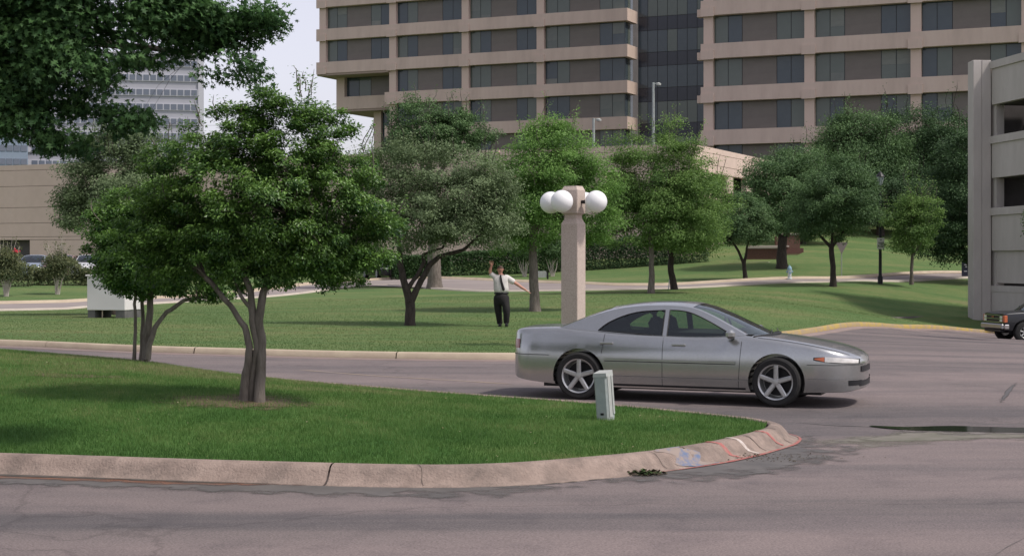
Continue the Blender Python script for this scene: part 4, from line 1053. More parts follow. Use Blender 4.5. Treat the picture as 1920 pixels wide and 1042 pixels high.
mt('live_oak_tree', 'green tree behind the small forked tree and the raked podium corner', 1510, 110, [(1500,330,45,45),(1540,380,50,50),(1505,400,40,40),(1480,305,30,25)], [[(1505,472,.3),(1505,440,.26),(1505,400,.2)]], 'leaf_mid', 'bark_dark', 13000, .17, 25, bw, clr=.7, nclu=130, noiseth=-.3)
# thick trunk tree behind the hedge end
mt('pecan_tree', 'tall leafy tree with a thick pale trunk behind the grey green forked tree', 815, 82, [(785,225,48,34),(760,260,40,36),(850,250,62,38),(900,262,34,20),(800,280,70,30),(745,285,34,25),(775,195,20,18),(870,225,22,18)],
   [[(815,542,.40),(815,500,.34),(813,420,.28),(805,330,.2),(800,270,.12)],[(806,350,.14),(850,290,.08)],[(806,340,.12),(770,270,.07)]], 'leaf_mid', 'bark_grey', 12000, .14, 26, clr=.42, nclu=120, noiseth=-.1, spikes=24)
# crape myrtles with pale stems
def crape(label, bx, Y, top, w, n, seed, lf='leaf_mid', hgt=None):
    random.seed(seed); b = EYE; base = gb_(bx, Y); yb = HORIZ + (EYE - base.z) * FPX / Y; st = []
    for k in range(6):
        f = (k - 2.5) / 2.5; st.append([(bx + f * 2, yb, .045, 0, 1), (bx + f * w * .28 + random.uniform(-3, 3), yb - (yb - top) * random.uniform(.4, .6), .03), (bx + f * w * .7 + random.uniform(-3, 3), top + random.uniform(-3, 6), .015)])
    return mt('crape_myrtle', label, bx, Y, [(bx, top - hgt * .5, w, hgt)], st, lf, 'bark_pale', n, .11, seed, 'crape myrtles with pale stems', clr=.35, nclu=60, noiseth=-.2)
crape('pale-stemmed crape myrtle between the waving man and the straight trunk', 984, 97, 478, 22, 3500, 31, hgt=26)
crape('pale-stemmed crape myrtle left of the globe lamp column', 1036, 97, 478, 18, 3500, 32, hgt=26)
crape('crape myrtle with red blossom at the far left edge', 12, 77, 510, 26, 3000, 33, 'leaf_bush', hgt=28)
crape('pale-stemmed crape myrtle left of the white cabinet', 108, 79, 508, 18, 2200, 34, 'leaf_bush', hgt=20)
fb = MB(); fp = px(31, 471, 77)
for k in range(14):
    p = fp + Vector((random.gauss(0, .08), random.gauss(0, .1), random.gauss(0, .07))); fb.lathe([(0, -.05), (.05, 0), (0, .05)], 6, c=p)
o = fb.build('red_blossom', M['flower'], None); prop(o, 'small red blossom cluster on the crape myrtle at the left edge', 'flower')

# hedges and shrubs
def hedge(name, label, x0, x1, ytop, ybot, Y0, Y1, thick, n, seed, lf='leaf_hedge', lump=0.0, size=.12, group=None):
    random.seed(seed); global rng; rng = np.random.default_rng(seed)
    a = px(x0, ybot, Y0); b = px(x1, ybot, Y1); a.z = h1(a.x, a.y) ; b.z = h1(b.x, b.y)
    T = thing(name, label, 'hedge' if not lump else 'shrub', a, group=group); d = (b - a); L_ = d.length; d.normalize(); nn = Vector((-d.y, d.x, 0))
    h = (ybot - ytop) * (Y0 + Y1) / 2 / FPX
    t = rng.random(n); hz = rng.random(n) ** .7; wv = rng.uniform(-1, 1, n)
    face = rng.random(n); wv = np.where(face < .55, -1 + rng.random(n) * .25, wv); hz = np.where(face > .8, 1 - rng.random(n) * .08, hz)
    hm = h * (1 + lump * np.array([mnoise.noise(Vector((q * L_ * .8, seed, 0))) for q in t.tolist()]))
    P = np.array(d)[None] * (t * L_)[:, None] + np.array(nn)[None] * (wv * thick / 2 + thick / 2)[:, None]; 
    P[:, 2] = P[:, 2] * 1 + hz * hm + rng.normal(0, .05, n) - .05
    ot = np.tile(-np.array(nn)[None], (n, 1)) * (.6) + np.array([0, 0, .5]); 
    tint = .4 + rng.normal(0, .2, n) + .1 * hz
    leaves('foliage', P, ot, size, M[lf], T, 'oval', tint, .1, .6)
    st = MB()
    for k in range(int(L_ / .9) + 1):
        p = d * (k * .9) + nn * thick * .5; st.tube([p + Vector((0,0,-.2)), p + Vector((random.uniform(-.15,.15), 0, h * .4)), p + Vector((random.uniform(-.2,.2), 0, h * .8))], [.04, .03, .015], 5)
    st.build('stems', M['bark_dark'], T)
    return T
hedge('clipped_hedge', 'clipped green hedge end behind the forked lawn tree', 742, 846, 479, 524, 93, 94, 2.2, 15000, 41)
hedge('clipped_hedge', 'long clipped hedge behind the waving man', 848, 1062, 476, 520, 99, 101, 2.0, 20000, 42)
hedge('shrub_row', 'dark shrub row behind the lawn right of the globe lamp', 1064, 1330, 452, 512, 101, 101, 2.6, 26000, 43, 'leaf_deep', .35)
hedge('shrub_row', 'mixed shrubs before the parked cars at the far left', -120, 60, 490, 524, 84, 85, 1.2, 5000, 44, 'leaf_bush', .8)
hedge('shrub_row', 'mixed shrubs between the parked cars and the white cabinet', 55, 190, 484, 524, 86, 86, 1.2, 6000, 45, 'leaf_bush', .7)
hedge('shrub_row', 'dark shrubs below the podium wall, mostly behind the island trees', 190, 700, 470, 528, 100, 100, 2.2, 24000, 46, 'leaf_deep', .4)
# branch tips of a tree outside the right edge
tree('elm_tree', 'leafy twig tips entering at the right edge before the garage', Vector((21.0, 52, h1(21, 52) - .13)),
     [(1935,405,26,40),(1975,360,50,70),(1965,430,40,30)], [[(2171,648,.15),(2160,520,.13),(2110,420,.09),(2020,390,.05),(1950,400,.02)]], M['leaf_mid'], M['bark_dark'], 1800, .09, clr=.22, nclu=60, seed=47, flat=1.0, noiseth=-.1)
# ------------------------------------------------------------------ vehicles
def ipf(tab):
    xs = np.array([a for a, b in tab], float); ys = np.array([b for a, b in tab], float)
    d = np.diff(ys) / np.diff(xs); m_ = np.zeros(len(xs)); m_[1:-1] = np.where(d[:-1] * d[1:] > 0, 2 * d[:-1] * d[1:] / (d[:-1] + d[1:] + 1e-12), 0); m_[0] = d[0]; m_[-1] = d[-1]
    def f(x):
        x = min(max(x, xs[0]), xs[-1]); i = min(int(np.searchsorted(xs, x, 'right')) - 1, len(xs) - 2); i = max(i, 0)
        h = xs[i+1] - xs[i]; t = (x - xs[i]) / h
        return float((2*t**3 - 3*t*t + 1) * ys[i] + (t**3 - 2*t*t + t) * h * m_[i] + (-2*t**3 + 3*t*t) * ys[i+1] + (t**3 - t*t) * h * m_[i+1])
    return f
def plan_f(tab):                                # half width by station, elliptical near the ends handled by dense table
    xs = [a for a, b in tab]; ys = [b for a, b in tab]
    return lambda x: float(np.interp(x, xs, ys))
def round_end(x0, x1, w, p, n=14, sgn=1):       # plan rounding from (x0, w) to (x1, 0)
    return [(x0 + (x1 - x0) * math.sin(t * math.pi / 2) ** (2 / p), w * math.cos(t * math.pi / 2) ** (2 / p)) for t in [i / n for i in range(n + 1)]]

class Car:
    def __init__(s, S): s.S = S
    def section(s, x):
        S = s.S; w = S['w'](x); zt = S['zt'](x); zb = S['zb'](x); r = S.get('sh', .09); zs = zt - r
        pts = []
        for z in np.linspace(zb, zs, 9): pts.append((w * S['sec'](z), z))
        ws = pts[-1][0]
        pts += [(ws * .985, zs + r * .42), (ws * .95, zs + r * .72), (ws * .86, zs + r * .90), (ws * .62, zt), (ws * .3, zt + S.get('crown', .012)), (0, zt + S.get('crown', .012) * 1.2)]
        pts = [(ws * 0, zb - .0)] + [(pts[0][0] * .9, zb - .01)] + pts
        return pts
    def y(s, x, z):
        p = s.section(x)[2:]; zz = [q[1] for q in p]; yy = [q[0] for q in p]
        return float(np.interp(z, zz, yy))
    def body(s, name, mat_, parent, arches, n=110, ar=.385, aw=.62):
        S = s.S; x0, x1 = S['x0'], S['x1']
        u = np.linspace(0, 1, n); xs = x0 + (x1 - x0) * (.5 - .5 * np.cos(u * math.pi)) * .55 + (x1 - x0) * u * .45
        V = []; K = None; F = []
        for x in xs:
            p = s.section(float(x)); ring = [(a, b) for a, b in p] + [(-a, b) for a, b in p[-2:0:-1]]; K = len(ring)
            V += [(float(x), a, b) for a, b in ring]
        for i in range(n - 1):
            for k in range(K): l = (k + 1) % K; F.append((i*K+k, i*K+l, (i+1)*K+l, (i+1)*K+k))
        F.append(tuple(range(K-1, -1, -1))); F.append(tuple((n-1)*K + k for k in range(K)))
        b = MB(); b.add(V, F); o = b.build(name, mat_, None, smooth=True, angle=38)
        cut_ = MB()
        for ax in arches:
            for sg in (-1, 1):
                ring = []
                for e in (aw * sg, 1.3 * sg):
                    for k in range(40):
                        a = 2 * math.pi * k / 40; ring.append((ax + ar * math.cos(a), e, S['wz'] + ar * math.sin(a)))
                base = len(cut_.v); cut_.v += ring
                for k in range(40): l = (k+1) % 40; cut_.f.append((base+k, base+l, base+40+l, base+40+k))
                cut_.f.append(tuple(base + k for k in range(39, -1, -1))); cut_.f.append(tuple(base + 40 + k for k in range(40)))
        co = cut_.build('cutter', M['black'], None)
        md = o.modifiers.new('b', 'BOOLEAN'); md.operation = 'DIFFERENCE'; md.object = co; md.solver = 'EXACT'
        dg = bpy.context.evaluated_depsgraph_get(); me = bpy.data.meshes.new_from_object(o.evaluated_get(dg)); o.modifiers.clear()
        old = o.data; o.data = me; bpy.data.objects.remove(co, do_unlink=True)
        for p in me.polygons: p.use_smooth = True
        try: me.set_sharp_from_angle(angle=R(38))
        except Exception: pass
        o.parent = parent; return o
    def strip(s, name, mat_, parent, path, zlo, zhi, off, m_=5, smooth=True):
        """skin patch over the body: path = [(x, side)], zlo/zhi functions of t in 0..1"""
        V = []; n = len(path)
        P = [Vector((x, sd_ * s.y(x, (zlo(i/(n-1)) + zhi(i/(n-1))) / 2))) for i, (x, sd_) in enumerate(path)]
        for i, (x, sd_) in enumerate(path):
            t = (P[min(i+1, n-1)] - P[max(i-1, 0)]).normalized(); nr = Vector((t.y, -t.x))
            if nr.y * sd_ < 0 and abs(nr.y) > .2: nr = -nr
            if abs(nr.y) <= .2 and nr.x * (1 if x > 0 else -1) < 0: nr = -nr
            a, b = zlo(i/(n-1)), zhi(i/(n-1))
            for k in range(m_):
                z = a + (b - a) * k / (m_ - 1); V.append((x + nr.x * off, sd_ * s.y(x, z) + nr.y * off, z))
        idx = np.arange(n * m_).reshape(n, m_); F = np.stack([idx[:-1,:-1], idx[1:,:-1], idx[1:,1:], idx[:-1,1:]], -1).reshape(-1, 4)
        me = np_mesh(name, np.array(V), F, smooth); return link(name, me, parent, mat_)

def gl_y(S, x, z): return (S['g0'] - (z - S['gz']) * S['gt']) * (1 - S['gp'] * ((x - S['gc']) / 1.4) ** 2)
def side_sheet(name, outer, holes, S, sg, off, mat_, parent, sp=.05):
    pts = [Vector(p) for p in outer]; n0 = len(pts); edges = [(i, (i+1) % n0) for i in range(n0)]
    for h in holes:
        b = len(pts); pts += [Vector(p) for p in h]; edges += [(b + i, b + (i+1) % len(h)) for i in range(len(h))]
    A = np.array(outer); gx, gy = np.meshgrid(np.arange(A[:,0].min(), A[:,0].max(), sp), np.arange(A[:,1].min(), A[:,1].max(), sp)); G = np.stack([gx.ravel(), gy.ravel()], 1) + .011
    k = in_poly(G, outer)
    for h in holes: k &= ~in_poly(G, h)
    pts += [Vector(p) for p in G[k].tolist()]
    v, e, f, _, _, _ = delaunay_2d_cdt(pts, edges, [], 0, 1e-5)
    Q = np.array([(q.x, q.y) for q in v]); F = np.array([t for t in f if len(t) == 3]); cen = Q[F].mean(1); k = in_poly(cen, outer)
    for h in holes: k &= ~in_poly(cen, h)
    F = F[k]; V = np.array([(x, sg * (gl_y(S, x, z) + off), z) for x, z in Q])
    if sg > 0: F = F[:, ::-1]
    return link(name, np_mesh(name, V, F, True), parent, mat_)
def dens(poly, st=.06, closed=True):
    o = []; n = len(poly)
    for i in range(n if closed else n - 1):
        a, b = Vector(poly[i]), Vector(poly[(i+1) % n]); k = max(1, int((b - a).length / st))
        o += [tuple(a.lerp(b, t / k)) for t in range(k)]
    if not closed: o.append(tuple(poly[-1]))
    return o
def smoothpoly(pts, st=.04): return [(p.x, p.y) for p in catmull([(a, b, 0) for a, b in pts], st)]

mg, N, L, P = newmat('tinted_car_glass'); N.remove(P)
tr = N.new('ShaderNodeBsdfTransparent'); tr.inputs[0].default_value = (.58, .68, .63, 1); gg = N.new('ShaderNodeBsdfGlossy'); gg.inputs['Roughness'].default_value = .03; gg.inputs[0].default_value = (.85,.92,.95,1)
lw = N.new('ShaderNodeFresnel'); lw.inputs[0].default_value = 1.75; ms = N.new('ShaderNodeMixShader')
L.new(lw.outputs[0], ms.inputs[0]); L.new(tr.outputs[0], ms.inputs[1]); L.new(gg.outputs[0], ms.inputs[2]); L.new(ms.outputs[0], N['Material Output'].inputs['Surface'])
M['car_glass'] = mg
M['paint_silver'] = mat('silver_grey_metallic_paint', c(.41,.42,.415), c(.44,.45,.445), 40, .24, metal=.88, spec=.5, coat=.6, dirt=c(.30,.295,.28), dscale=1.3, damt=.3)
M['paint_black'] = mat('black_car_paint', c(.008,.009,.012), rough=.3, spec=.4, coat=.3)
M['paint_blue'] = mat('pale_blue_car_paint', c(.16,.20,.26), rough=.3, spec=.5, coat=.6)
M['paint_maroon'] = mat('dusty_pink_car_paint', c(.28,.17,.17), rough=.3, spec=.5, coat=.6)
M['paint_white'] = mat('white_car_paint', c(.5,.5,.5), rough=.3, spec=.5, coat=.6)
M['chrome'] = mat('chrome', c(.62,.62,.62), rough=.16, metal=1.0)
M['chrome_dull'] = mat('dull_chrome', c(.36,.36,.37), rough=.32, metal=1.0)
M['alloy'] = mat('alloy_rim', c(.42,.43,.42), c(.5,.5,.49), 20, .38, metal=.7, spec=.5)
M['interior'] = mat('dark_car_interior', c(.03,.032,.034), c(.05,.05,.052), 3, .9)
M['amber'] = mat('amber_lens', c(.52,.13,.05), rough=.2, spec=.6)
M['red_lens'] = mat('red_lens', c(.22,.02,.02), rough=.18, spec=.6, coat=.6)
M['lamp_lens'] = mat('clear_lamp_lens', c(.55,.53,.50), c(.72,.70,.66), 12, .12, spec=.8, coat=1.0)
M['trim'] = mat('dark_trim', c(.02,.02,.021), rough=.55)
M['seam'] = mat('panel_gap', c(.035,.036,.036), rough=.8)

def wheel(parent, x, y, z, r, w, rim_r, spokes, sg, tyre='tyre', steer=0):
    e = bpy.data.objects.new('wheel', None); COL.objects.link(e); e.parent = parent; e.location = (x, y, z); e.rotation_euler = (0, 0, steer)
    h = w / 2
    MB().lathe([(rim_r, -h*.75), (rim_r*1.04, -h*.95), (r*.90, -h), (r*.975, -h*.86), (r, -h*.55), (r, h*.55), (r*.975, h*.86), (r*.90, h), (rim_r*1.04, h*.95), (rim_r, h*.75)], 40, 'y', cap=False).build('tyre', M['rubber'], e, smooth=True, angle=35)
    o_ = sg * h
    b = MB(); b.lathe([(rim_r*1.015, o_*.98), (rim_r*.93, o_*.86), (rim_r*.90, o_*.2), (rim_r*.86, -o_*.5), (0, -o_*.5)], 36, 'y', cap=False); b.build('rim', M['alloy'], e, smooth=True, angle=30)
    MB().lathe([(rim_r*.80, -o_*.2), (0, -o_*.18)] if sg > 0 else [(0, -o_*.18), (rim_r*.80, -o_*.2)], 24, 'y').build('brake_disc', M['black'], e)
    b = MB()
    for k in range(spokes):
        a = 2 * math.pi * k / spokes + .3; ca, sa = math.cos(a), math.sin(a)
        def q(rad, tan, yy): return (ca * rad - sa * tan, yy, sa * rad + ca * tan)
        i0, i1 = rim_r * .12, rim_r * .95; w0, w1 = rim_r * .15, rim_r * .13; y0, y1 = o_ * .72, o_ * .86
        V = [q(i0, -w0, y0), q(i0, w0, y0), q(i1, w1, y1), q(i1, -w1, y1), q(i0, -w0*.6, y0 + sg*.02), q(i0, w0*.6, y0 + sg*.02), q(i1, w1*.5, y1 + sg*.012), q(i1, -w1*.5, y1 + sg*.012)]
        b.add(V, [(0,1,2,3),(4,5,6,7),(0,1,5,4),(1,2,6,5),(2,3,7,6),(3,0,4,7)])
    b.build('spoke_set', M['alloy'], e)
    MB().lathe([(0, o_*1.0), (rim_r*.17, o_*.96), (rim_r*.2, o_*.75), (rim_r*.2, o_*.3)], 20, 'y').build('hub_cap', M['alloy'], e, smooth=True)
    MB().lathe([(r*1.10, -h*1.6), (r*1.13, -h*1.6), (r*1.13, h*.6), (r*1.10, h*.6)], 30, 'y').build('x', M['black'], e) if False else None
    return e

def seat(parent, x, y, z, m_):
    b = MB().box(x-.25, x+.27, y-.25, y+.25, z-.1, z+.06, bev=.05); b.build('seat', m_, parent, smooth=True)
    b = MB(); b.mtx = Matrix.Translation((x-.30, y, z)) @ Matrix.Rotation(R(-14), 4, 'Y'); b.box(-.07, .07, -.25, .25, 0, .56, bev=.06); b.box(-.05, .05, -.13, .13, .60, .76, bev=.04); b.box(-.015, .015, -.06, .06, .55, .61)
    b.build('seat_back', m_, parent, smooth=True)

def sedan(name, label, loc, rz, full=True, paint=None, pitch=0.0, group=None):
    paint = paint or M['paint_silver']
    T = thing(name, label, 'car', loc, rz, group); T.rotation_euler = (0, pitch, rz)
    rear = [(-a, b) for a, b in round_end(2.0, 2.49, .872, 3.3)][::-1]; front = round_end(1.75, 2.52, .895, 2.9)
    w = plan_f(rear + [(-1.5, .905), (-1.0, .918), (0, .925), (.9, .922), (1.4, .912)] + front)
    S = dict(x0=-2.488, x1=2.518, w=w, wz=.335, g0=.815, gz=.88, gt=.50, gp=.07, gc=-.35, sh=.10, crown=.012)
    S['sec'] = ipf([(.10,.88),(.17,.93),(.22,.965),(.30,.985),(.33,.99),(.45,.998),(.58,1.0),(.68,.992),(.76,.975),(.84,.945),(.92,.915),(1.0,.88)])
    S['zt'] = ipf([(-2.49,.86),(-2.44,.945),(-2.33,.985),(-2.1,1.0),(-1.75,1.01),(-1.3,.985),(-.6,.95),(.3,.935),(.95,.955),(1.25,.935),(1.6,.895),(1.95,.84),(2.2,.785),(2.38,.725),(2.48,.665),(2.52,.60)])
    S['zb'] = ipf([(-2.49,.34),(-2.3,.27),(-1.9,.22),(-1.3,.19),(1.4,.19),(2.0,.21),(2.3,.22),(2.52,.26)])
    C = Car(S); ax = (-1.38, 1.42)
    C.body('body', paint, T, ax)
    # greenhouse
    rail = smoothpoly([(-1.86,.955),(-1.62,1.035),(-1.35,1.14),(-1.1,1.225),(-.85,1.288),(-.55,1.325),(-.2,1.338),(.08,1.325),(.28,1.28),(.5,1.19),(.75,1.065),(1.08,.895)], .05)
    outer = rail + dens([(1.08,.86),(-1.86,.86)], .08, False)
    wr = smoothpoly([(-1.14,.975),(-1.02,1.075),(-.80,1.18),(-.55,1.245),(-.20,1.272)], .04) + [(-.20,.915)]
    wf = [(-.13,.912)] + smoothpoly([(-.13,1.274),(.05,1.265),(.22,1.225),(.45,1.125),(.72,.985),(.86,.905)], .04)
    wr = dens(wr, .05); wf = dens(wf, .05)
    for sg in (-1, 1):
        side_sheet('window_pillars', outer, [wr, wf], S, sg, 0, paint, T)
        side_sheet('rear_side_window', wr, [], S, sg, -.006, M['car_glass'], T)
        side_sheet('front_side_window', wf, [], S, sg, -.006, M['car_glass'], T)
        for hole in (wr, wf):                    # rubber surround
            b = MB(); ring = [(x, sg * (gl_y(S, x, z) + .001), z) for x, z in hole] ; b.tube(ring + [ring[0], ring[1]], .008, 5, cap=False); b.build('window_seal', M['trim'], T)
    def tops(s_):                                # centre-line offsets along the rail
        x, z = s_
        if z < 1.29 and x > 0: k = (1.30 - z) / .41; return .20 * k + .03, .035 * (1-k) + .02
        if z < 1.26 and x < -.5: k = (1.27 - z) / .32; return -.10 * k, .045 * (1-k) + .02
        return (.03 if x > 0 else 0), .05
    def topband(nm, pts, m_, q0, q1, off=0.0, n=15):
        V = []
        for x, z in pts:
            dx, dz_ = tops((x, z)); ye = gl_y(S, x, z)
            for k in range(n):
                q = q0 + (q1 - q0) * k / (n - 1); V.append((x + dx * (1 - q*q), ye * q, z + dz_ * (1 - abs(q)**2.6) + off))
        idx = np.arange(len(pts) * n).reshape(-1, n); F = np.stack([idx[:-1,:-1], idx[1:,:-1], idx[1:,1:], idx[:-1,1:]], -1).reshape(-1, 4)
        return link(nm, np_mesh(nm, np.array(V), F, True), T, m_)
    iA = max(i for i, p in enumerate(rail) if p[0] < -.98); iB = min(i for i, p in enumerate(rail) if p[0] > .17)
    topband('roof', rail[iA:iB+1], paint, -1, 1, n=21)
    topband('windscreen', rail[iB:], M['car_glass'], -.93, .93, -.004)
    topband('rear_window', rail[:iA+1], M['car_glass'], -.84, .84, -.004)
    for a, b in ((-1, -.93), (.93, 1)): topband('front_pillar', rail[iB:], paint, a, b, n=3)
    for a, b in ((-1, -.84), (.84, 1)): topband('rear_pillar', rail[:iA+1], paint, a, b, n=5)
    # cabin
    MB().box(-1.45, .95, -.74, .74, .955, .962).build('parcel_shelf', M['interior'], T) if False else None
    MB().add([(-1.5,-.7,.97),(-1.5,.7,.97),(1.05,.72,.96),(1.05,-.72,.96)], [(0,1,2,3)]).build('cabin_floor', M['interior'], T)
    for y in (-.36, .36):
        seat(T, .02, y, .62, M['interior'])
    b = MB(); b.mtx = Matrix.Translation((-.98, 0, .62)) @ Matrix.Rotation(R(-20), 4, 'Y'); b.box(-.08, .08, -.62, .62, 0, .52, bev=.06); b.build('rear_bench', M['interior'], T, smooth=True)
    MB().box(.62, .98, -.70, .70, .90, 1.0, bev=.04).build('dashboard', M['interior'], T)
    b = MB(); wv = [(.50 + .04*math.cos(a)*-1, .36 + .18*math.sin(a), 1.0 + .17*math.cos(a)) for a in [i*math.pi/8 for i in range(17)]]; b.tube(wv, .014, 6); b.build('steering_wheel', M['trim'], T)
    # wheels
    for x in ax:
        for sg in (-1, 1): wheel(T, x, sg * .815,   .335, .335, .225, .240, 5, sg, steer=(R(-4) if x > 0 else 0))
    for x in ax:
        for sg in (-1, 1):
            b = MB(); arc = [(x + .386*math.cos(a), sg * (.64), .335 + .386*math.sin(a)) for a in [math.pi*i/14 for i in range(-1, 16)]]
            V = []; 
            for (px_, _, pz_) in arc: V += [(px_, sg*.60, pz_), (px_, sg*.885, pz_)]
            F = [(2*i, 2*i+1, 2*i+3, 2*i+2) for i in range(len(arc)-1)]; b.add(V, F)
            b.add([(x-.4, sg*.615, .16), (x+.4, sg*.615, .16), (x+.4, sg*.615, .74), (x-.4, sg*.615, .74)], [(0,1,2,3)]) ; b.build('wheel_arch_liner', M['black'], T)
    MB().box(-1.95, 2.0, -.74, .74, .165, .21).build('underbody', M['black'], T)
    # lamps, mouldings, seams
    lp = lambda a, b, n=14, s_=-1: [(a + (b-a)*i/(n-1), s_) for i in range(n)]
    for s_ in (-1, 1):
        C.strip('amber_side_lamp', M['amber'], T, lp(1.93, 2.06, 6, s_), lambda t: .655-.03*t, lambda t: .668+.018*t, .006)
        C.strip('headlight', M['lamp_lens'], T, [(x, s_) for x in np.linspace(2.065, 2.46, 22)], lambda t: .622-.02*t, lambda t: .69-.012*t - .03*t**3, .007)
        C.strip('headlight_surround', M['seam'], T, [(x, s_) for x in np.linspace(1.915, 2.475, 24)], lambda t: .612-.022*t + .03*(1-t)**3, lambda t: .70-.014*t-.03*t**3 - .02*(1-t)**3, .003)
        C.strip('tail_light', M['red_lens'], T, [(x, s_) for x in np.linspace(-2.30, -2.482, 14)], lambda t: .70, lambda t: .83, .006)
        C.strip('side_moulding', paint, T, lp(-1.0, .86, 30, s_), lambda t: .565, lambda t: .60, .020, 3)
        C.strip('moulding_shadow_strip', M['seam'], T, lp(-1.0, .86, 30, s_), lambda t: .553, lambda t: .563, .003, 2)  # dark strip coloured in as the shadow below the side moulding
        C.strip('rocker_ledge', paint, T, lp(-.98, 1.02, 30, s_), lambda t: .335, lambda t: .352, .016, 3)
        C.strip('rocker_panel', M['trim'], T, lp(-.97, 1.0, 30, s_), lambda t: .215, lambda t: .24, .004, 2)
        C.strip('sill_strip', M['chrome'], T, lp(-.95, 1.0, 30, s_), lambda t: .196, lambda t: .212, .010, 3)
        for xx, za, zb_ in ((.90, .24, .87), (-.165, .24, .895), (-1.02, .66, .93)):
            b = MB(); pts = [(xx + (.06*(z-.24) if xx > .5 else (-.10*(.9-z) if xx < -.9 else 0)), s_ * (C.y(xx, z) + .0015), z) for z in np.linspace(za, zb_, 12)]
            b.tube(pts, .0042, 4); b.build('door_gap', M['seam'], T)
        for xx in (-.98, .06):
            z = .80; yb_ = C.y(xx, z); b = MB().box(xx-.10, xx+.10, min(s_*(yb_-.01), s_*(yb_+.018)), max(s_*(yb_-.01), s_*(yb_+.018)), z-.016, z+.02, bev=.008); b.build('door_handle', paint, T)
            b = MB().box(xx-.09, xx+.09, min(s_*(yb_-.01), s_*(yb_+.006)), max(s_*(yb_-.01), s_*(yb_+.006)), z-.034, z-.016); b.build('handle_recess', M['seam'], T)
        m_ = MB(); m_.mtx = Matrix.Translation((.80, s_*.98, .965)) @ Matrix.Rotation(s_*R(-12), 4, 'Z'); m_.box(-.06, .07, -.10, .10, -.055, .065, bev=.035); m_.build('door_mirror', paint, T, smooth=True)
        m_ = MB(); m_.tube([(.82, s_*.80, .90), (.80, s_*.90, .935)], .025, 6); m_.build('mirror_stalk', M['trim'], T)
        C.strip('rear_bumper_seam', M['seam'], T, [(x, s_) for x in np.linspace(-1.83, -2.485, 22)], lambda t: .612, lambda t: .622, .003, 2)
        C.strip('front_bumper_seam', M['seam'], T, [(x, s_) for x in np.linspace(1.83, 2.50, 22)], lambda t: .575, lambda t: .583, .003, 2)
        C.strip('bumper_ledge', paint, T, [(x, s_) for x in np.linspace(1.84, 2.49, 22)], lambda t: .372, lambda t: .388, .014, 3)
        C.strip('fog_lamp', M['black'], T, [(x, s_) for x in np.linspace(2.36, 2.495, 10)], lambda t: .30, lambda t: .385, .005, 3)
        b = MB(); b.tube([(1.12 + .0*k, s_ * .80, .94) for k in (0, 1)], .003, 4)
    nose = [(x, -1) for x in np.linspace(2.488, 2.517, 14)] + [(x, 1) for x in np.linspace(2.517, 2.488, 14)]
    C.strip('grille', M['black'], T, nose, lambda t: .475, lambda t: .555, .008)
    low = [(x, -1) for x in np.linspace(2.475, 2.517, 14)] + [(x, 1) for x in np.linspace(2.517, 2.475, 14)]
    C.strip('lower_intake', M['black'], T, low, lambda t: .285, lambda t: .355, .008)
    MB().box(-2.515, -2.495, -.26, .26, .68, .80).build('licence_plate', M['white'], T)
    # cowl and bonnet gap
    b = MB(); cw = [(1.08 + .21 * (1 - (q/1.0)**2), .80 * q, .958 - .03*q*q) for q in np.linspace(-.98, .98, 15)]; b.tube([(x_, y_, z_ + .002) for x_, y_, z_ in cw], .016, 5); b.build('cowl', M['trim'], T)
    for s_ in (-1, 1):
        b = MB(); b.tube([(x_, s_ * C.y(x_, S['zt'](x_) - .022), S['zt'](x_) - .020) for x_ in np.linspace(1.15, 2.36, 16)], .004, 4); b.build('bonnet_gap', M['seam'], T)
        b = MB(); b.tube([(1.26, s_*.22 - .1, .975), (1.16, s_*.22 + .35, 1.0)], .008, 4); b.build('wiper', M['trim'], T)
    MB().tube([(-2.30, .45, .20), (-2.5, .45, .20)], .035, 10).build('exhaust_pipe', M['chrome'], T)
    return T

rearp = px(1082, 748, 22.6); frontp = px(1457, 765, 21.64)
yaw = math.atan2(frontp.y - rearp.y, frontp.x - rearp.x)
dirv = Vector((math.cos(yaw), math.sin(yaw), 0)); latv = Vector((-dirv.y, dirv.x, 0))
near_mid = rearp.lerp(frontp, 1.38 / 2.80); cc = near_mid + latv * .915
zr = h1(cc.x - dirv.x*1.38, cc.y - dirv.y*1.38) - .13; zf2 = h1(cc.x + dirv.x*1.42, cc.y + dirv.y*1.42) - .13
CAR = sedan('sedan', 'silver grey four-door sedan driving past behind the grass island', (cc.x, cc.y, zr + (zf2 - zr) * .49), yaw, pitch=-math.atan2(zf2 - zr, 2.8))

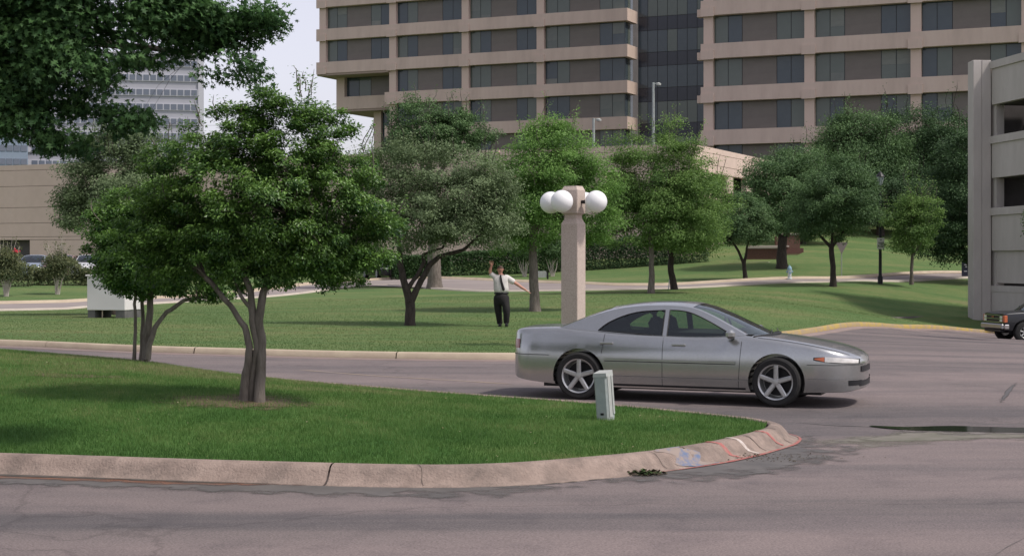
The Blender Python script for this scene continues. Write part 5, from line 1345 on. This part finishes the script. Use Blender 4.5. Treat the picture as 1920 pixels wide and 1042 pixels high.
# black truck at the right edge
def truck(loc, rz):
    T = thing('sport_utility_vehicle', 'black boxy utility vehicle with chrome bumper nosing in at the right edge', 'car', loc, rz)
    rear = [(-a, b) for a, b in round_end(2.1, 2.2, .88, 6, 8)][::-1]; front = round_end(2.02, 2.14, .88, 6, 8)
    S = dict(x0=-2.2, x1=2.14, w=plan_f(rear + [(0,.91)] + front), wz=.38, g0=.86, gz=1.08, gt=.30, gp=.01, gc=-.6, sh=.07, crown=.02)
    S['sec'] = ipf([(.3,.95),(.45,.985),(.7,1.0),(.9,.99),(1.1,.965),(1.2,.95)])
    S['zt'] = ipf([(-2.2,1.10),(0,1.12),(.9,1.135),(1.5,1.12),(2.0,1.085),(2.14,1.05)]); S['zb'] = ipf([(-2.2,.42),(0,.36),(2.14,.46)])
    C = Car(S); ax = (-1.25, 1.35); C.body('body', M['paint_black'], T, ax, n=60, ar=.46, aw=.6)
    rail = dens([(-2.12,1.12),(-2.02,1.66),(-1.8,1.70),(.05,1.70),(.25,1.66),(.98,1.13)], .12, False); outer = rail + [(.98,1.06),(-2.12,1.06)]
    w1 = dens([(-1.95,1.17),(-1.92,1.60),(-.95,1.62),(-.95,1.17)], .2); w2 = dens([(-.85,1.17),(-.85,1.62),(.15,1.61),(.78,1.17)], .2)
    for sg in (-1, 1):
        side_sheet('window_pillars', outer, [w1, w2], S, sg, 0, M['paint_black'], T, .12)
        side_sheet('rear_side_window', w1, [], S, sg, -.006, M['car_glass'], T, .2); side_sheet('front_side_window', w2, [], S, sg, -.006, M['car_glass'], T, .2)
    def tb(nm, pts, m_, q0=-1, q1=1):
        V = [(x + (.12 if x > .2 else 0) * (1-q*q), gl_y(S, x, z) * q, z + .03 * (1-q*q)) for x, z in pts for q in np.linspace(q0, q1, 9)]
        idx = np.arange(len(pts)*9).reshape(-1, 9); F = np.stack([idx[:-1,:-1], idx[1:,:-1], idx[1:,1:], idx[:-1,1:]], -1).reshape(-1,4); return link(nm, np_mesh(nm, np.array(V), F, True), T, m_)
    ia = min(i for i, p in enumerate(rail) if p[0] > .24); ib = max(i for i, p in enumerate(rail) if p[0] < -2.0)
    tb('roof', rail[ib:ia+1], M['paint_black']); tb('windscreen', rail[ia:], M['car_glass'], -.94, .94); tb('rear_window', rail[:ib+1], M['car_glass'])
    for a, b in ((-1,-.94),(.94,1)): tb('front_pillar', rail[ia:], M['paint_black'], a, b)
    for y in (-.38,.38): seat(T, .0, y, .85, M['interior'])
    MB().box(-2.0,.9,-.78,.78,1.10,1.135).build('cabin_floor', M['interior'], T)
    for x in ax:
        for sg in (-1, 1): wheel(T, x, sg*.80, .375, .375, .25, .20, 6, sg)
        for sg in (-1, 1): MB().add([(x-.48, sg*.595,.3),(x+.48,sg*.595,.3),(x+.48,sg*.595,.85),(x-.48,sg*.595,.85)],[(0,1,2,3)]).build('wheel_arch_liner', M['black'], T)
    MB().box(2.14, 2.26, -.90, .90, .50, .68, bev=.03).build('front_bumper', M['chrome_dull'], T)
    MB().box(1.95, 2.14, -.92, -.84, .50, .66, bev=.02).build('bumper_end', M['chrome'], T); MB().box(1.95, 2.14, .84, .92, .50, .66, bev=.02).build('bumper_end', M['chrome'], T)
    MB().box(2.02, 2.2, -.70, .70, .38, .49, bev=.02).build('air_dam', M['black'], T)
    MB().box(2.142, 2.155, -.52, .52, .74, .99).build('grille', M['black'], T)
    fr = MB(); fr.box(2.155, 2.172, -.55, .55, .985, 1.0); fr.box(2.155, 2.172, -.55, .55, .73, .745); fr.box(2.155, 2.172, -.55, -.53, .745, .985); fr.box(2.155, 2.172, .53, .55, .745, .985); fr.box(2.155, 2.172, -.55, .55, .855, .87); fr.build('grille_frame', M['chrome'], T)
    MB().box(2.173, 2.18, -.10, .10, .90, .96).build('red_badge', M['red_lens'], T)
    for sg in (-1, 1):
        a, b = sorted((sg*.57, sg*.78)); MB().box(2.142, 2.165, a, b, .75, .98).build('headlamp_bezel', M['chrome'], T)
        for z0 in (.765, .88):
            for y0 in (a + .015, a + .11): MB().box(2.166, 2.175, y0, y0 + .085, z0, z0 + .085).build('headlight', M['lamp_lens'], T)
        a, b = sorted((sg*.785, sg*.905)); MB().box(2.02, 2.14, a, b, .74, .99, bev=.01).build('corner_lamp', M['amber'], T)
        MB().box(.55, .68, min(sg*.93, sg*1.08), max(sg*.93, sg*1.08), 1.12, 1.30, bev=.02).build('door_mirror', M['black'], T)
        C.strip('door_gap', M['seam'], T, [(x, sg) for x in (.872, .884)], lambda t: .48, lambda t: 1.05, .002, 6)
    b = MB(); b.tube([(1.03, .3, 1.155), (.90, -.2, 1.19)], .012, 4); b.build('wiper', M['trim'], T)
    return T
tp = gb_(1905, 58.5); trz = math.atan2(-.13, -.99)
# nose at photo x 1843
hd = Vector((math.cos(trz), math.sin(trz), 0)); nose = px(1876, 600, 58.0); ctr = Vector((nose.x, nose.y, 0)) - hd * 2.2 + Vector((0, 1.0, 0))
truck((ctr.x, ctr.y, h1(ctr.x, ctr.y) - .13), trz)

# parked cars far off, behind the shrubs
def parked(label, a, Y, rz, paint, proto=CAR):
    kids = [k for k in bpy.data.objects if k.parent == CAR]; kids += [k for k in bpy.data.objects if k.parent in kids]
    p = gb_(a, Y); cz, mp_ = copy_thing(CAR, kids, p, rz, label); cz.name = 'parked_car'; cz['group'] = 'cars parked below the podium wall'
    for k in mp_.values():
        if k.type == 'MESH' and len(k.material_slots) and k.data.materials and k.data.materials[0] == M['paint_silver']:
            k.material_slots[0].link = 'OBJECT'; k.material_slots[0].material = paint
    return cz
parked('dark blue parked car at the far left behind the blossoming shrubs', 12, 92, R(-80), M['paint_blue'])
parked('pale blue parked car second from the left edge below the podium wall', 66, 93, R(-84), M['paint_blue'])['label'] = 'parked blue car nose-out, just right of the blossoming shrub'
parked('dusty pink parked car below the podium wall between the shrubs', 118, 93, R(-82), M['paint_maroon'])
parked('white parked car partly hidden by the island trees near the cabinet', 168, 93, R(-80), M['paint_white'])
parked('black parked car in the shade left of the clipped hedge', 722, 97, R(-70), M['paint_black'])

# ------------------------------------------------------------------ street furniture
M['agg'] = mat('exposed_aggregate_concrete', c(.36,.295,.25), c(.54,.455,.395), 60, .9, .4, 70, detail=3)
M['globe'] = mat('white_globe_glass', c(.78,.78,.77), rough=.35, spec=.4)
LP_ = gb_(1075, 35.5); LT = thing('globe_lamp_column', 'square pinkish concrete lamp column carrying four white globes', 'street lamp', LP_, -math.atan2(.48, .88))
def zz(y): return EYE - (y - HORIZ) * 35.5 / FPX - LP_.z
a = .205
V = MB(); prof = [(a, -.3), (a, zz(420)), (a*.72, zz(410)), (a*.72, zz(403)), (a*.98, zz(400)), (a*.98, zz(357)), (a*.78, zz(350)), (a*.78, zz(349))]
vv = []; ff = []
for r_, h_ in prof:
    ch = r_ * .07
    vv += [(-r_+ch,-r_,h_),(r_-ch,-r_,h_),(r_,-r_+ch,h_),(r_,r_-ch,h_),(r_-ch,r_,h_),(-r_+ch,r_,h_),(-r_,r_-ch,h_),(-r_,-r_+ch,h_)]
for i in range(len(prof)-1):
    for k in range(8): l = (k+1) % 8; ff.append((i*8+k, i*8+l, i*8+8+l, i*8+8+k))
ff.append(tuple(range((len(prof)-1)*8, len(prof)*8)))
# split into shaft and head so each is a part
sh = MB(); sh.add(vv[:32], ff[:24] + [tuple(range(24, 32))]); sh.build('column_shaft', M['agg'], LT)
hdm = MB(); hdm.add([v for v in vv[24:]], [tuple(i - 24 for i in f) for f in ff[24:]] + [tuple(range(7, -1, -1))]); hdm.build('column_head', M['agg'], LT)
gzc = zz(379)
for k in range(4):
    an = k * math.pi / 2; dx, dy = math.cos(an), math.sin(an)
    MB().tube([(dx*a*.9, dy*a*.9, gzc), (dx*(a+.14), dy*(a+.14), gzc)], [.035, .05], 12).build('globe_bracket', M['black'], LT, smooth=True)
    MB().lathe([(0,-.245)] + [(.245*math.cos(t), .245*math.sin(t)) for t in [(-90 + 180*i/18) * math.pi/180 for i in range(1, 18)]] + [(0,.245)], 36, 'z', (dx*.56, dy*.56, gzc)).build('globe', M['globe'], LT, smooth=True, angle=80)

# telecom pedestal on the island, leaning slightly
pp = gb_(1136, 18.45, IH); PT = thing('utility_pedestal', 'leaning grey-white metal utility pedestal on the island before the sedan', 'utility box', pp, R(-28)); PT.rotation_euler = (R(1.5), R(-3.6), R(-28))
b = MB().box(-.082, .082, -.09, .09, -.1, .525, bev=.022); b.build('housing', M['metal_grey'], PT)
b = MB(); b.add([(-.086,-.094,.498),(.086,-.094,.498),(.086,.094,.498),(-.086,.094,.498),(-.082,-.09,.542),(.082,-.09,.542),(.082,.09,.565),(-.082,.09,.565)], [(0,3,2,1),(4,5,6,7),(0,1,5,4),(1,2,6,5),(2,3,7,6),(3,0,4,7)]); b.build('cap', M['metal_light'], PT)
MB().box(.083, .089, -.068, .012, .03, .51, bev=.002).build('side_cover', M['metal_light'], PT)
MB().box(.083, .092, .028, .070, .06, .51, bev=.002).build('side_cover', M['metal_light'], PT)
MB().box(-.02, .02, -.094, -.0905, .06, .085).build('lock_slot', M['black'], PT)

# white equipment cabinet
cb = gb_(200, 50); s5 = 50 / FPX; CB = thing('equipment_cabinet', 'big white equipment cabinet on dark block footing beside the far path', 'utility box', cb, R(-14))
w_ = (236 - 160) * s5 / math.cos(R(14)); d_ = 1.15; zb_ = .24; zt_ = EYE - (518 - HORIZ) * s5 - cb.z
MB().box(-.68, -.68 + w_, 0, d_, zb_, zt_, bev=.015).build('cabinet_shell', M['white'], CB)
MB().box(-.72, -.64 + w_, -.04, d_ + .04, zt_ + .002, zt_ + .05, bev=.01).build('cabinet_lid', M['white'], CB)
M['cmu'] = mat('grey_concrete_block', c(.09,.09,.088), c(.13,.128,.12), 4, .9, .2)
for x0 in (-.66, -.32): pass
for x0, x1 in ((-.66, -.42), (.30, -.70 + w_)): MB().box(x0, x1, .02, .22, -.15, zb_ - .003).build('footing_block', M['cmu'], CB)
for x0, x1 in ((-.66, -.42), (.30, -.70 + w_)): MB().box(x0, x1, .223, d_ - .05, -.15, zb_ - .003).build('footing_block', M['cmu'], CB)
MB().tube([(-.2, .1, -.1), (-.2, .1, zb_ + .02)], .02, 6).build('conduit', M['curb_far'], CB)

# hydrant
M['hyd'] = mat('pale_blue_paint', c(.22,.36,.44), rough=.5); M['hydw'] = mat('white_hydrant_paint', c(.55,.58,.56), rough=.5)
hp = gb_(1480.5, 87.2); HY = thing('fire_hydrant', 'fire hydrant with pale blue bonnet and white barrel beside the upper road', 'hydrant', hp + Vector((0, 0, .05)))
MB().lathe([(.15, 0), (.15, .04), (.105, .06), (.10, .45), (.12, .46), (.12, .49)], 16).build('barrel', M['hydw'], HY, smooth=True)
MB().lathe([(.13, .49), (.13, .52), (.12, .60), (.08, .69), (.03, .72), (.03, .77), (0, .77)], 16).build('bonnet', M['hyd'], HY, smooth=True)
for sg in (-1, 1): MB().tube([(sg*.09, 0, .40), (sg*.18, 0, .40)], .05, 10).build('outlet', M['hyd'], HY)
MB().tube([(0, -.09, .34), (0, -.19, .34)], .065, 10).build('outlet', M['hyd'], HY)

# black lantern post with white plate
lp = gb_(1650.5, 84.5); s6 = 84.5 / FPX; BL = thing('lantern_post', 'tall black lantern post with small white plate by the upper road', 'street lamp', lp)
hz = EYE - (350 - HORIZ) * s6 - lp.z
MB().lathe([(.14, -.1), (.14, .35), (.09, .42), (.085, 1.0), (.07, hz * .6), (.055, hz), (.09, hz + .02), (.05, hz + .06)], 14).build('post', M['black'], BL, smooth=True)
MB().lathe([(.09, hz + .08), (.20, hz + .50), (.20, hz + .52)], 6).build('lantern_glass', mat('frosted_lantern_glass', c(.38,.44,.42), rough=.3), BL)
MB().lathe([(.25, hz + .525), (.23, hz + .56), (.10, hz + .72), (.02, hz + .80), (.0, hz + .86)], 12).build('lantern_roof', M['black'], BL)
for k in range(6):
    an = k * math.pi / 3; MB().tube([(.09*math.cos(an), .09*math.sin(an), hz + .08), (.205*math.cos(an), .205*math.sin(an), hz + .52)], .012, 4).build('lantern_rib', M['black'], BL)
z1 = EYE - (446 - HORIZ) * s6 - lp.z; z0 = EYE - (467 - HORIZ) * s6 - lp.z
sp = MB().box(-.19, .19, -.13, -.10, z0, z1).build('sign_plate', M['white'], BL)
for k, (wv_, zq) in enumerate([(.10, .82), (.26, .58), (.22, .42), (.26, .24)]): MB().box(-wv_/2, wv_/2, -.134, -.131, z0 + (z1-z0)*zq - .025, z0 + (z1-z0)*zq + .025).build('lettering_line', M['sign_text'], BL)

# back of a yield sign
yp = gb_(1578, 92); s7 = 92 / FPX; YS = thing('yield_sign', 'bare metal back of a triangular yield sign on a pale post behind the dusky tree', 'road sign', yp, R(6))
zt7 = EYE - (455 - HORIZ) * s7 - yp.z; zb7 = EYE - (475 - HORIZ) * s7 - yp.z
MB().prism([(-.36, zt7), (-.33, zt7 + .03), (.33, zt7 + .03), (.36, zt7), (.02, zb7), (-.02, zb7)], .012, 'y', -.03).build('sign_back', mat('dull_sign_metal', c(.24,.21,.20), rough=.5, metal=.3), YS)
MB().box(-.03, .03, -.012, .03, -.2, zt7 + .0).build('sign_post', mat('pale_green_post', c(.30,.34,.28), rough=.6), YS)

# dark navy information sign, right
np_ = gb_(1817, 93.5); s8 = 93.5 / FPX; NS = thing('information_sign', 'dark navy panel sign with pale lettering under the dark oak at the garage', 'sign', np_, R(-4))
MB().box(-.42, .42, -.05, .05, .05, .98).build('sign_panel', mat('navy_sign_panel', c(.03,.032,.055), rough=.5), NS)
for k, (x0, x1, zq) in enumerate([(-.30, .06, .72), (-.30, .0, .60), (-.30, -.12, .34), (-.05, .12, .34), (.2, .3, .34)]): MB().box(x0, x1, -.056, -.052, zq, zq + .05).build('lettering_line', M['far_frame'], NS)
MB().box(-.38, -.30, -.02, .02, -.3, .045).build('sign_leg', M['black'], NS); MB().box(.30, .38, -.02, .02, -.3, .045).build('sign_leg', M['black'], NS)

# small pale plate on a dark post behind the column
mp2 = gb_(1022, 93); s9 = 93 / FPX; MS = thing('ground_plaque', 'small pale oval-cornered plaque on a short dark post between the maple trunk and lamp column', 'sign', mp2, R(-6))
zt9 = EYE - (508 - HORIZ) * s9 - mp2.z
MB().prism([(-.50, zt9 - .08), (-.42, zt9), (.02, zt9), (.10, zt9 - .08), (.10, zt9 - .30), (.02, zt9 - .38), (-.38, zt9 - .38), (-.50, zt9 - .26)], .04, 'y', -.03).build('plate', M['metal_light'], MS)
MB().box(.10, .20, -.05, .05, -.2, zt9 - .05).build('post', M['black'], MS)

# pipeline marker
ym = gb_(1256, 77.5); s10 = 77.5 / FPX; YM = thing('marker_post', 'thin pale marker post with yellow cap leaning against the dark tree', 'marker post', ym)
MB().tube([(-.1, 0, -.2), (.13, 0, 1.48)], .028, 8).build('post', M['white'], YM); MB().tube([(.131, 0, 1.485), (.155, 0, 1.70)], .05, 8).build('cap', mat('yellow_cap', c(.55,.38,.03), rough=.5), YM)

# car-park light poles behind the podium
for a_, yt, Y_, lbl in ((1225, 155, 128, 'taller grey light pole in front of the glass link'), (1113, 222, 128, 'shorter grey light pole before the left office block corner')):
    s_ = Y_ / FPX; g = px(a_, 285, Y_); g.z = h1(g.x, g.y); zt_ = EYE - (yt - HORIZ) * s_ - g.z
    PL = thing('light_pole', lbl, 'light pole', g, group='light poles on the podium deck')
    MB().tube([(0, 0, 0), (0, 0, zt_)], [.14, .10], 8).build('pole', M['metal_grey'], PL); MB().tube([(0, 0, zt_ - .15), (.28, 0, zt_ - .05)], .035, 6).build('lamp_arm', M['metal_grey'], PL)
    MB().lathe([(0, zt_ - .28), (.20, zt_ - .22), (.20, zt_ - .08), (.05, zt_), (0, zt_)], 12, 'z', (.42, 0, 0)).build('lamp_head', M['metal_light'], PL)

# ------------------------------------------------------------------ the waving man
M['skin'] = mat('skin', c(.45,.22,.16), c(.50,.26,.19), 8, .6)
M['shirt'] = mat('white_shirt_cloth', c(.56,.53,.50), c(.62,.59,.56), 10, .9, .3, 12)
M['trouser'] = mat('black_trouser_cloth', c(.012,.011,.012), c(.02,.018,.018), 8, .85)
M['hair'] = mat('greying_brown_hair', c(.09,.06,.045), rough=.8)
mb_ = gb_(942, 46); MAN = thing('person', 'man in white short-sleeved shirt, dark tie and black trousers waving with a raised hand', 'person', mb_)
def skin(name, verts, edges, mat_, parent, sub=2, root=0):
    me = bpy.data.meshes.new(name); me.from_pydata([v[:3] for v in verts], edges, []); o = bpy.data.objects.new(name, me); COL.objects.link(o)
    o.modifiers.new('s', 'SKIN'); md = o.modifiers.new('u', 'SUBSURF'); md.levels = sub; md.render_levels = sub
    for i, v in enumerate(verts):
        r = v[3]; r = r if isinstance(r, tuple) else (r, r); me.skin_vertices[0].data[i].radius = r; me.skin_vertices[0].data[i].use_root = (i == root)
    dg = bpy.context.evaluated_depsgraph_get(); dg.update(); m2 = bpy.data.meshes.new_from_object(o.evaluated_get(dg)); m2.name = name
    bpy.data.objects.remove(o, do_unlink=True)
    for p in m2.polygons: p.use_smooth = True
    m2.materials.clear(); return link(name, m2, parent, mat_)
def X(a, b): return ((a - 942) / 65.2, (612 - b) / 65.2)
# body: pelvis root, spine, neck, head, both arms with hands
bv = [(-.03,0,.95,(.12,.10)),(-.03,0,1.15,(.14,.12)),(-.04,0,1.36,(.15,.11)),(-.055,0,1.49,.058),(-.06,-.01,1.545,.055),(-.06,-.015,1.62,(.082,.095)),(-.058,-.005,1.70,(.078,.092)),
      (-.22,0,1.44,.062),(-.34,-.02,1.50,.050),(-.355,-.05,1.60,.050),(-.33,-.07,1.70,.040),(-.325,-.08,1.735,(.022,.038)),(-.32,-.09,1.79,(.018,.042)),
      (.13,0,1.42,.064),(.27,0,1.31,.052),(.42,-.02,1.22,.050),(.56,-.04,1.12,.042),(.66,-.05,1.055,.033),(.70,-.05,1.03,(.03,.02))]
be = [(0,1),(1,2),(2,3),(3,4),(4,5),(5,6),(2,7),(7,8),(8,9),(9,10),(10,11),(11,12),(2,13),(13,14),(14,15),(15,16),(16,17),(17,18)]
def addch(root, pts):
    k = root
    for p in pts: bv.append(p); be.append((k, len(bv) - 1)); k = len(bv) - 1
for dx, dz, lx_ in ((-.038, .0, -.022), (-.013, .012, -.006), (.013, .010, .010), (.036, -.008, .026)):
    addch(12, [(-.32 + dx, -.092, 1.812 + dz*.5, .0095), (-.32 + dx + lx_*.5, -.10, 1.848 + dz, .009), (-.32 + dx + lx_, -.105, 1.88 + dz, .0075)])
addch(11, [(-.285, -.085, 1.765, .012), (-.262, -.09, 1.795, .010), (-.255, -.095, 1.82, .008)])
for dy_, l_ in ((-.032, .07), (-.011, .085), (.010, .08), (.03, .065)):
    addch(18, [(.735, -.05 + dy_, 1.005, .0095), (.735 + l_*.5, -.05 + dy_*1.2, .985, .0085), (.735 + l_, -.05 + dy_*1.2, .955, .007)])
addch(17, [(.69, -.09, 1.035, .011), (.72, -.105, 1.01, .009)])
skin('body', bv, be, M['skin'], MAN, 2)
sv = [(-.03,0,.945,(.225,.175)),(-.03,-.01,1.08,(.245,.205)),(-.035,0,1.26,(.235,.175)),(-.045,0,1.40,(.21,.14)),(-.055,0,1.475,(.085,.075)),
      (-.22,0,1.43,.085),(-.31,-.01,1.485,.080),(-.345,-.03,1.55,.078),(.13,0,1.41,.088),(.26,0,1.315,.095),(.36,-.01,1.255,.10)]
skin('shirt', sv, [(0,1),(1,2),(2,3),(3,4),(3,5),(5,6),(6,7),(3,8),(8,9),(9,10)], M['shirt'], MAN, 2)
tv = [(-.03,0,.985,(.235,.185)),(-.03,0,.86,(.235,.175)),(-.135,0,.70,(.145,.14)),(-.12,.06,.45,.108),(-.075,.14,.12,.090),(-.07,.15,.05,.092),(.075,-.06,.70,(.145,.145)),(.125,-.16,.47,.112),(.115,-.10,.14,.090),(.12,-.09,.09,.094)]
skin('trousers', tv, [(0,1),(1,2),(2,3),(3,4),(4,5),(1,6),(6,7),(7,8),(8,9)], M['trouser'], MAN, 2)
MB().lathe([(.205, .93), (.213, .945), (.213, .965), (.205, .98)], 24, 'z', (-.03, 0, 0)).build('belt', M['black'], MAN).scale = (1, .80, 1)
tie = MB(); tie.tube([(-.052,-.10,1.475),(-.045,-.135,1.43),(-.03,-.165,1.30),(.005,-.185,1.17),(.035,-.19,1.07),(.045,-.185,1.03)], [.022,.024,.032,.038,.042,.01], 6); tie.build('tie', M['trouser'], MAN, smooth=True)
skin('collar', [(-.125,-.01,1.475,.022),(-.07,-.085,1.465,.022),(-.03,-.085,1.465,.022),(.015,-.01,1.475,.022),(-.055,.07,1.50,.022)], [(0,1),(2,3),(3,4),(4,0)], M['shirt'], MAN, 1)
for sx, fy, zf3 in ((-.07, .14, .0), (.12, -.10, .015)):
    sm = MB(); sm.mtx = Matrix.Translation((sx, fy, zf3)); sm.lathe([(0,0),(.045,.0),(.052,.03),(.04,.085),(0,.10)], 12, 'z'); o = sm.build('shoe', M['black'], MAN, smooth=True)
    o.data.transform(Matrix.Translation((sx, fy - .06, zf3)) @ Matrix.Diagonal((1, 2.9, 1, 1)) @ Matrix.Translation((-sx, -fy, -zf3)))
hc = Vector((-.058, -.005, 1.66))
hr = MB(); vv = []
hr.lathe([(0.0, .125)] + [(.093*math.sin(t), .125*math.cos(t)) for t in [i*math.pi/2/6*1.12 for i in range(1, 7)]], 18, 'z', (0, 0, 0)); o = hr.build('hair', M['hair'], MAN, smooth=True); o.data.transform(Matrix.Translation(hc + Vector((0, .022, -.01))) @ Matrix.Rotation(R(-34), 4, 'X') @ Matrix.Diagonal((1.0, 1.1, .86, 1)))
ns = MB(); ns.add([(-.058,-.118,1.655),(-.074,-.098,1.615),(-.042,-.098,1.615),(-.058,-.135,1.618)], [(0,1,3),(0,3,2),(1,2,3),(0,2,1)]); ns.build('nose', M['skin'], MAN)
for sx in (-.089, -.027):
    MB().lathe([(0,-.008),(.011,0),(0,.008)], 8, 'z', (sx, -.098, 1.658)).build('eye', M['black'], MAN); MB().box(sx-.017, sx+.017, -.108, -.098, 1.672, 1.68).build('eyebrow', M['hair'], MAN)
MB().box(-.082, -.034, -.106, -.09, 1.582, 1.597, bev=.004).build('mouth', mat('open_mouth', c(.10,.03,.03), rough=.6), MAN)
for sx in (-.142, .026): MB().lathe([(0,-.032),(.014,-.018),(.017,.01),(0,.032)], 8, 'z', (sx, .0, 1.64)).build('ear', M['skin'], MAN, smooth=True)
